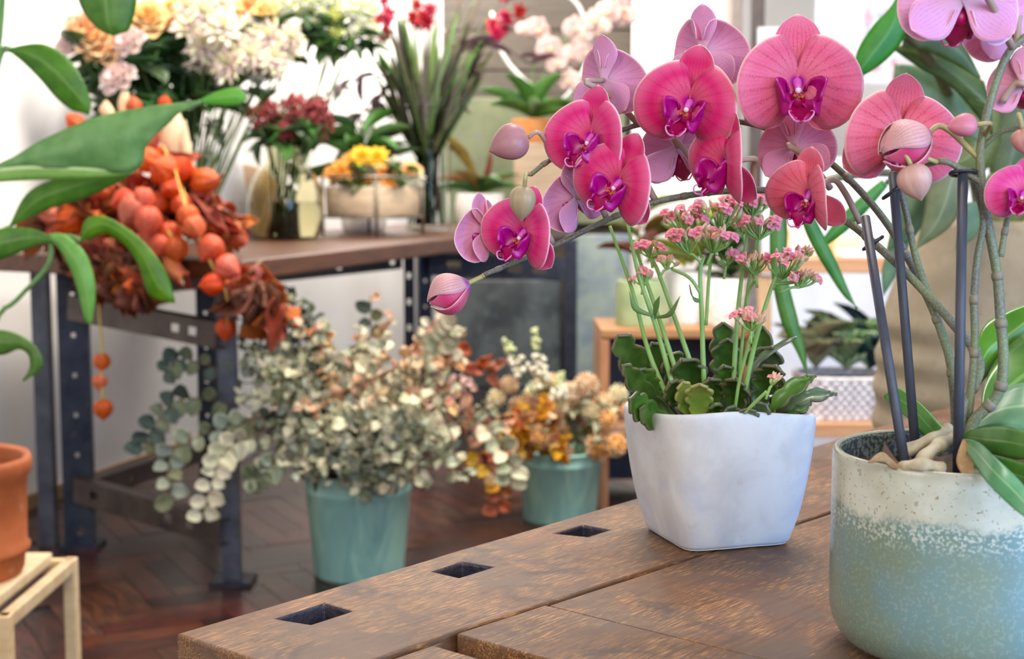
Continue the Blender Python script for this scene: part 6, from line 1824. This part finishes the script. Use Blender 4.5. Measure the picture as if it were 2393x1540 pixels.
# ================================================================== ribbed stone urn with the long leaved fig
um = Mt('ribbed_stone')
co = um.coord()
n1 = um.noise(co, 9, 5, .6); n2 = um.noise(co, 60, 4, .6)
c = um.mix(um.step(n1, .3, .7), srgb(136, 121, 98), srgb(158, 143, 118)); c = um.mix(um.math('MULTIPLY', um.step(n2, .55, .7), .35), c, srgb(116, 102, 80))
um.p(Base_Color=c, Roughness=.75); um.bump(n2, .15, .003)
Yu = 2.15
ru = .22
uc = V((P(2062, 900, Yu - .02).x + ru, Yu, .006))
urn = thing('stone_urn', 'tall ribbed beige stone urn behind the orchid stakes', 'urn', uc)
ztop = P(2150, 540, Yu).z
prof = []
for i in range(90):
    z = ztop * i / 89
    q = z / ztop
    r = ru * lerpt([(0, .72), (.25, .92), (.5, 1.), (.78, 1.0), (.86, .96), (.93, .86), (1, .72)], q)
    if .3 < q < .86: r += .0035 * math.cos(z * 2 * pi / .052)
    prof.append((r, z))
prof += [(ru * .70, ztop + .012), (ru * .62, ztop + .008), (ru * .60, ztop - .1), (.0005, ztop - .1)]
mb = MB(); mb.lathe([(.0005, 0)] + prof, 64); inst('body', mb.mesh('body', [um.m]), urn, Matrix.Translation(uc))
fig = thing('fig_plant', 'long leaved green fig plant growing in the stone urn', 'plant', uc + V((0, 0, ztop - .1)))
fg = leafm('fig_leaf', (62, 122, 30), (88, 146, 46), (110, 160, 70), .35, .1, .25, 20)
fgd = leafm('fig_leaf_dark', (64, 84, 44), (92, 108, 62), (120, 130, 80), .4, .1, .2, 16)
fgo = leafm('fig_leaf_olive', (98, 112, 60), (128, 136, 84), (150, 160, 100), .4, .1, .2, 16)
fgt = leafm('fig_leaf_teal', (88, 120, 84), (116, 146, 108), None, .4, .1, .2, 16)
fs = pm('fig_stem', (96, 100, 70), (120, 120, 88), 30, .6)
F_ = lambda lst, Y: [(x, y, Y) for x, y in lst]
strip('leaf', F_([(2120, -60), (2085, 10), (2040, 60), (2003, 120), (1992, 188)], 1.75), F_([(2112, -60), (2118, 20), (2112, 90), (2060, 150), (1992, 192)], 1.75), fg, fig, .02, 20, 8, .0015)
strip('leaf', F_([(2110, 70), (2170, 50), (2240, 90), (2290, 180)], 1.85), F_([(2108, 110), (2160, 118), (2230, 150), (2290, 186)], 1.85), fgd, fig, .02, 18, 6, .0015)
strip('leaf', F_([(2300, 190), (2220, 140), (2150, 100), (2090, 110)], 1.9), F_([(2320, 320), (2230, 210), (2150, 160), (2090, 118)], 1.9), fgd, fig, .02, 18, 6, .0015)
strip('leaf', F_([(2090, 150), (2170, 160), (2240, 220), (2300, 330)], 1.95), F_([(2086, 190), (2150, 250), (2220, 290), (2300, 340)], 1.95), fgt, fig, .02, 18, 6, .0015)
strip('leaf', F_([(2250, 200), (2240, 260), (2230, 330), (2200, 390)], 2.0), F_([(2330, 220), (2340, 320), (2300, 400), (2200, 398)], 2.0), fgo, fig, .02, 18, 6, .0015)
strip('leaf', F_([(2200, 380), (2170, 430), (2160, 500), (2140, 580)], 1.85), F_([(2260, 390), (2262, 450), (2220, 530), (2140, 584)], 1.85), fgo, fig, .02, 18, 8, .0015)
strip('leaf', F_([(2140, 420), (2100, 460), (2085, 520), (2070, 585)], 1.9), F_([(2180, 440), (2170, 500), (2130, 560), (2070, 588)], 1.9), fgt, fig, .015, 18, 6, .0015)
strip('leaf', F_([(2230, 480), (2240, 530), (2232, 580)], 2.0), F_([(2290, 470), (2290, 540), (2232, 586)], 2.0), fgt, fig, .012, 12, 6, .0015)
strip('leaf', F_([(2080, 560), (2068, 600), (2060, 640), (2063, 692)], 1.95), F_([(2130, 560), (2110, 610), (2085, 660), (2063, 694)], 1.95), fgt, fig, .012, 12, 6, .0015)
strip('leaf', F_([(2060, 420), (2000, 470), (1950, 520), (1905, 585)], 1.8), F_([(2075, 435), (2020, 500), (1960, 555), (1905, 590)], 1.8), fg, fig, .008, 16, 4, .0015)
strip('leaf', F_([(1860, 480), (1890, 560), (1930, 630), (1970, 690), (2004, 720)], 1.6), F_([(1890, 480), (1925, 550), (1955, 610), (1980, 670), (2004, 724)], 1.6), fg, fig, .008, 20, 4, .0015)
strip('leaf', F_([(1800, 440), (1798, 540), (1802, 640), (1825, 750), (1860, 820), (1884, 872)], 1.62), F_([(1838, 440), (1840, 540), (1840, 640), (1866, 750), (1882, 820), (1888, 876)], 1.62), fg, fig, .008, 24, 4, .0015)
strip('leaf', F_([(2380, 120), (2330, 260), (2310, 380), (2330, 470)], 2.1), F_([(2460, 140), (2440, 280), (2400, 400), (2330, 478)], 2.1), fgd, fig, .02, 18, 6, .0015)
strip('leaf', F_([(2360, 360), (2300, 420), (2290, 480), (2330, 560)], 2.1), F_([(2430, 380), (2420, 440), (2390, 520), (2330, 566)], 2.1), fgo, fig, .02, 18, 6, .0015)
for lst, r in (([(2300, 620, 2.15), (2280, 450, 2.1), (2250, 300, 2.0), (2180, 150, 1.9), (2110, 50, 1.8), (2115, -40, 1.75)], .007), ([(2300, 620, 2.15), (2240, 480, 2.0), (2120, 410, 1.85), (1980, 410, 1.7), (1880, 440, 1.62), (1825, 430, 1.62)], .005),
               ([(2300, 620, 2.15), (2340, 450, 2.12), (2380, 300, 2.1), (2420, 130, 2.1)], .006), ([(2120, 410, 1.85), (2075, 425, 1.8)], .004)):
    mb = MB(); mb.tube(pts3(lst, 18), r, 8); mb.build('stem', fs, fig)
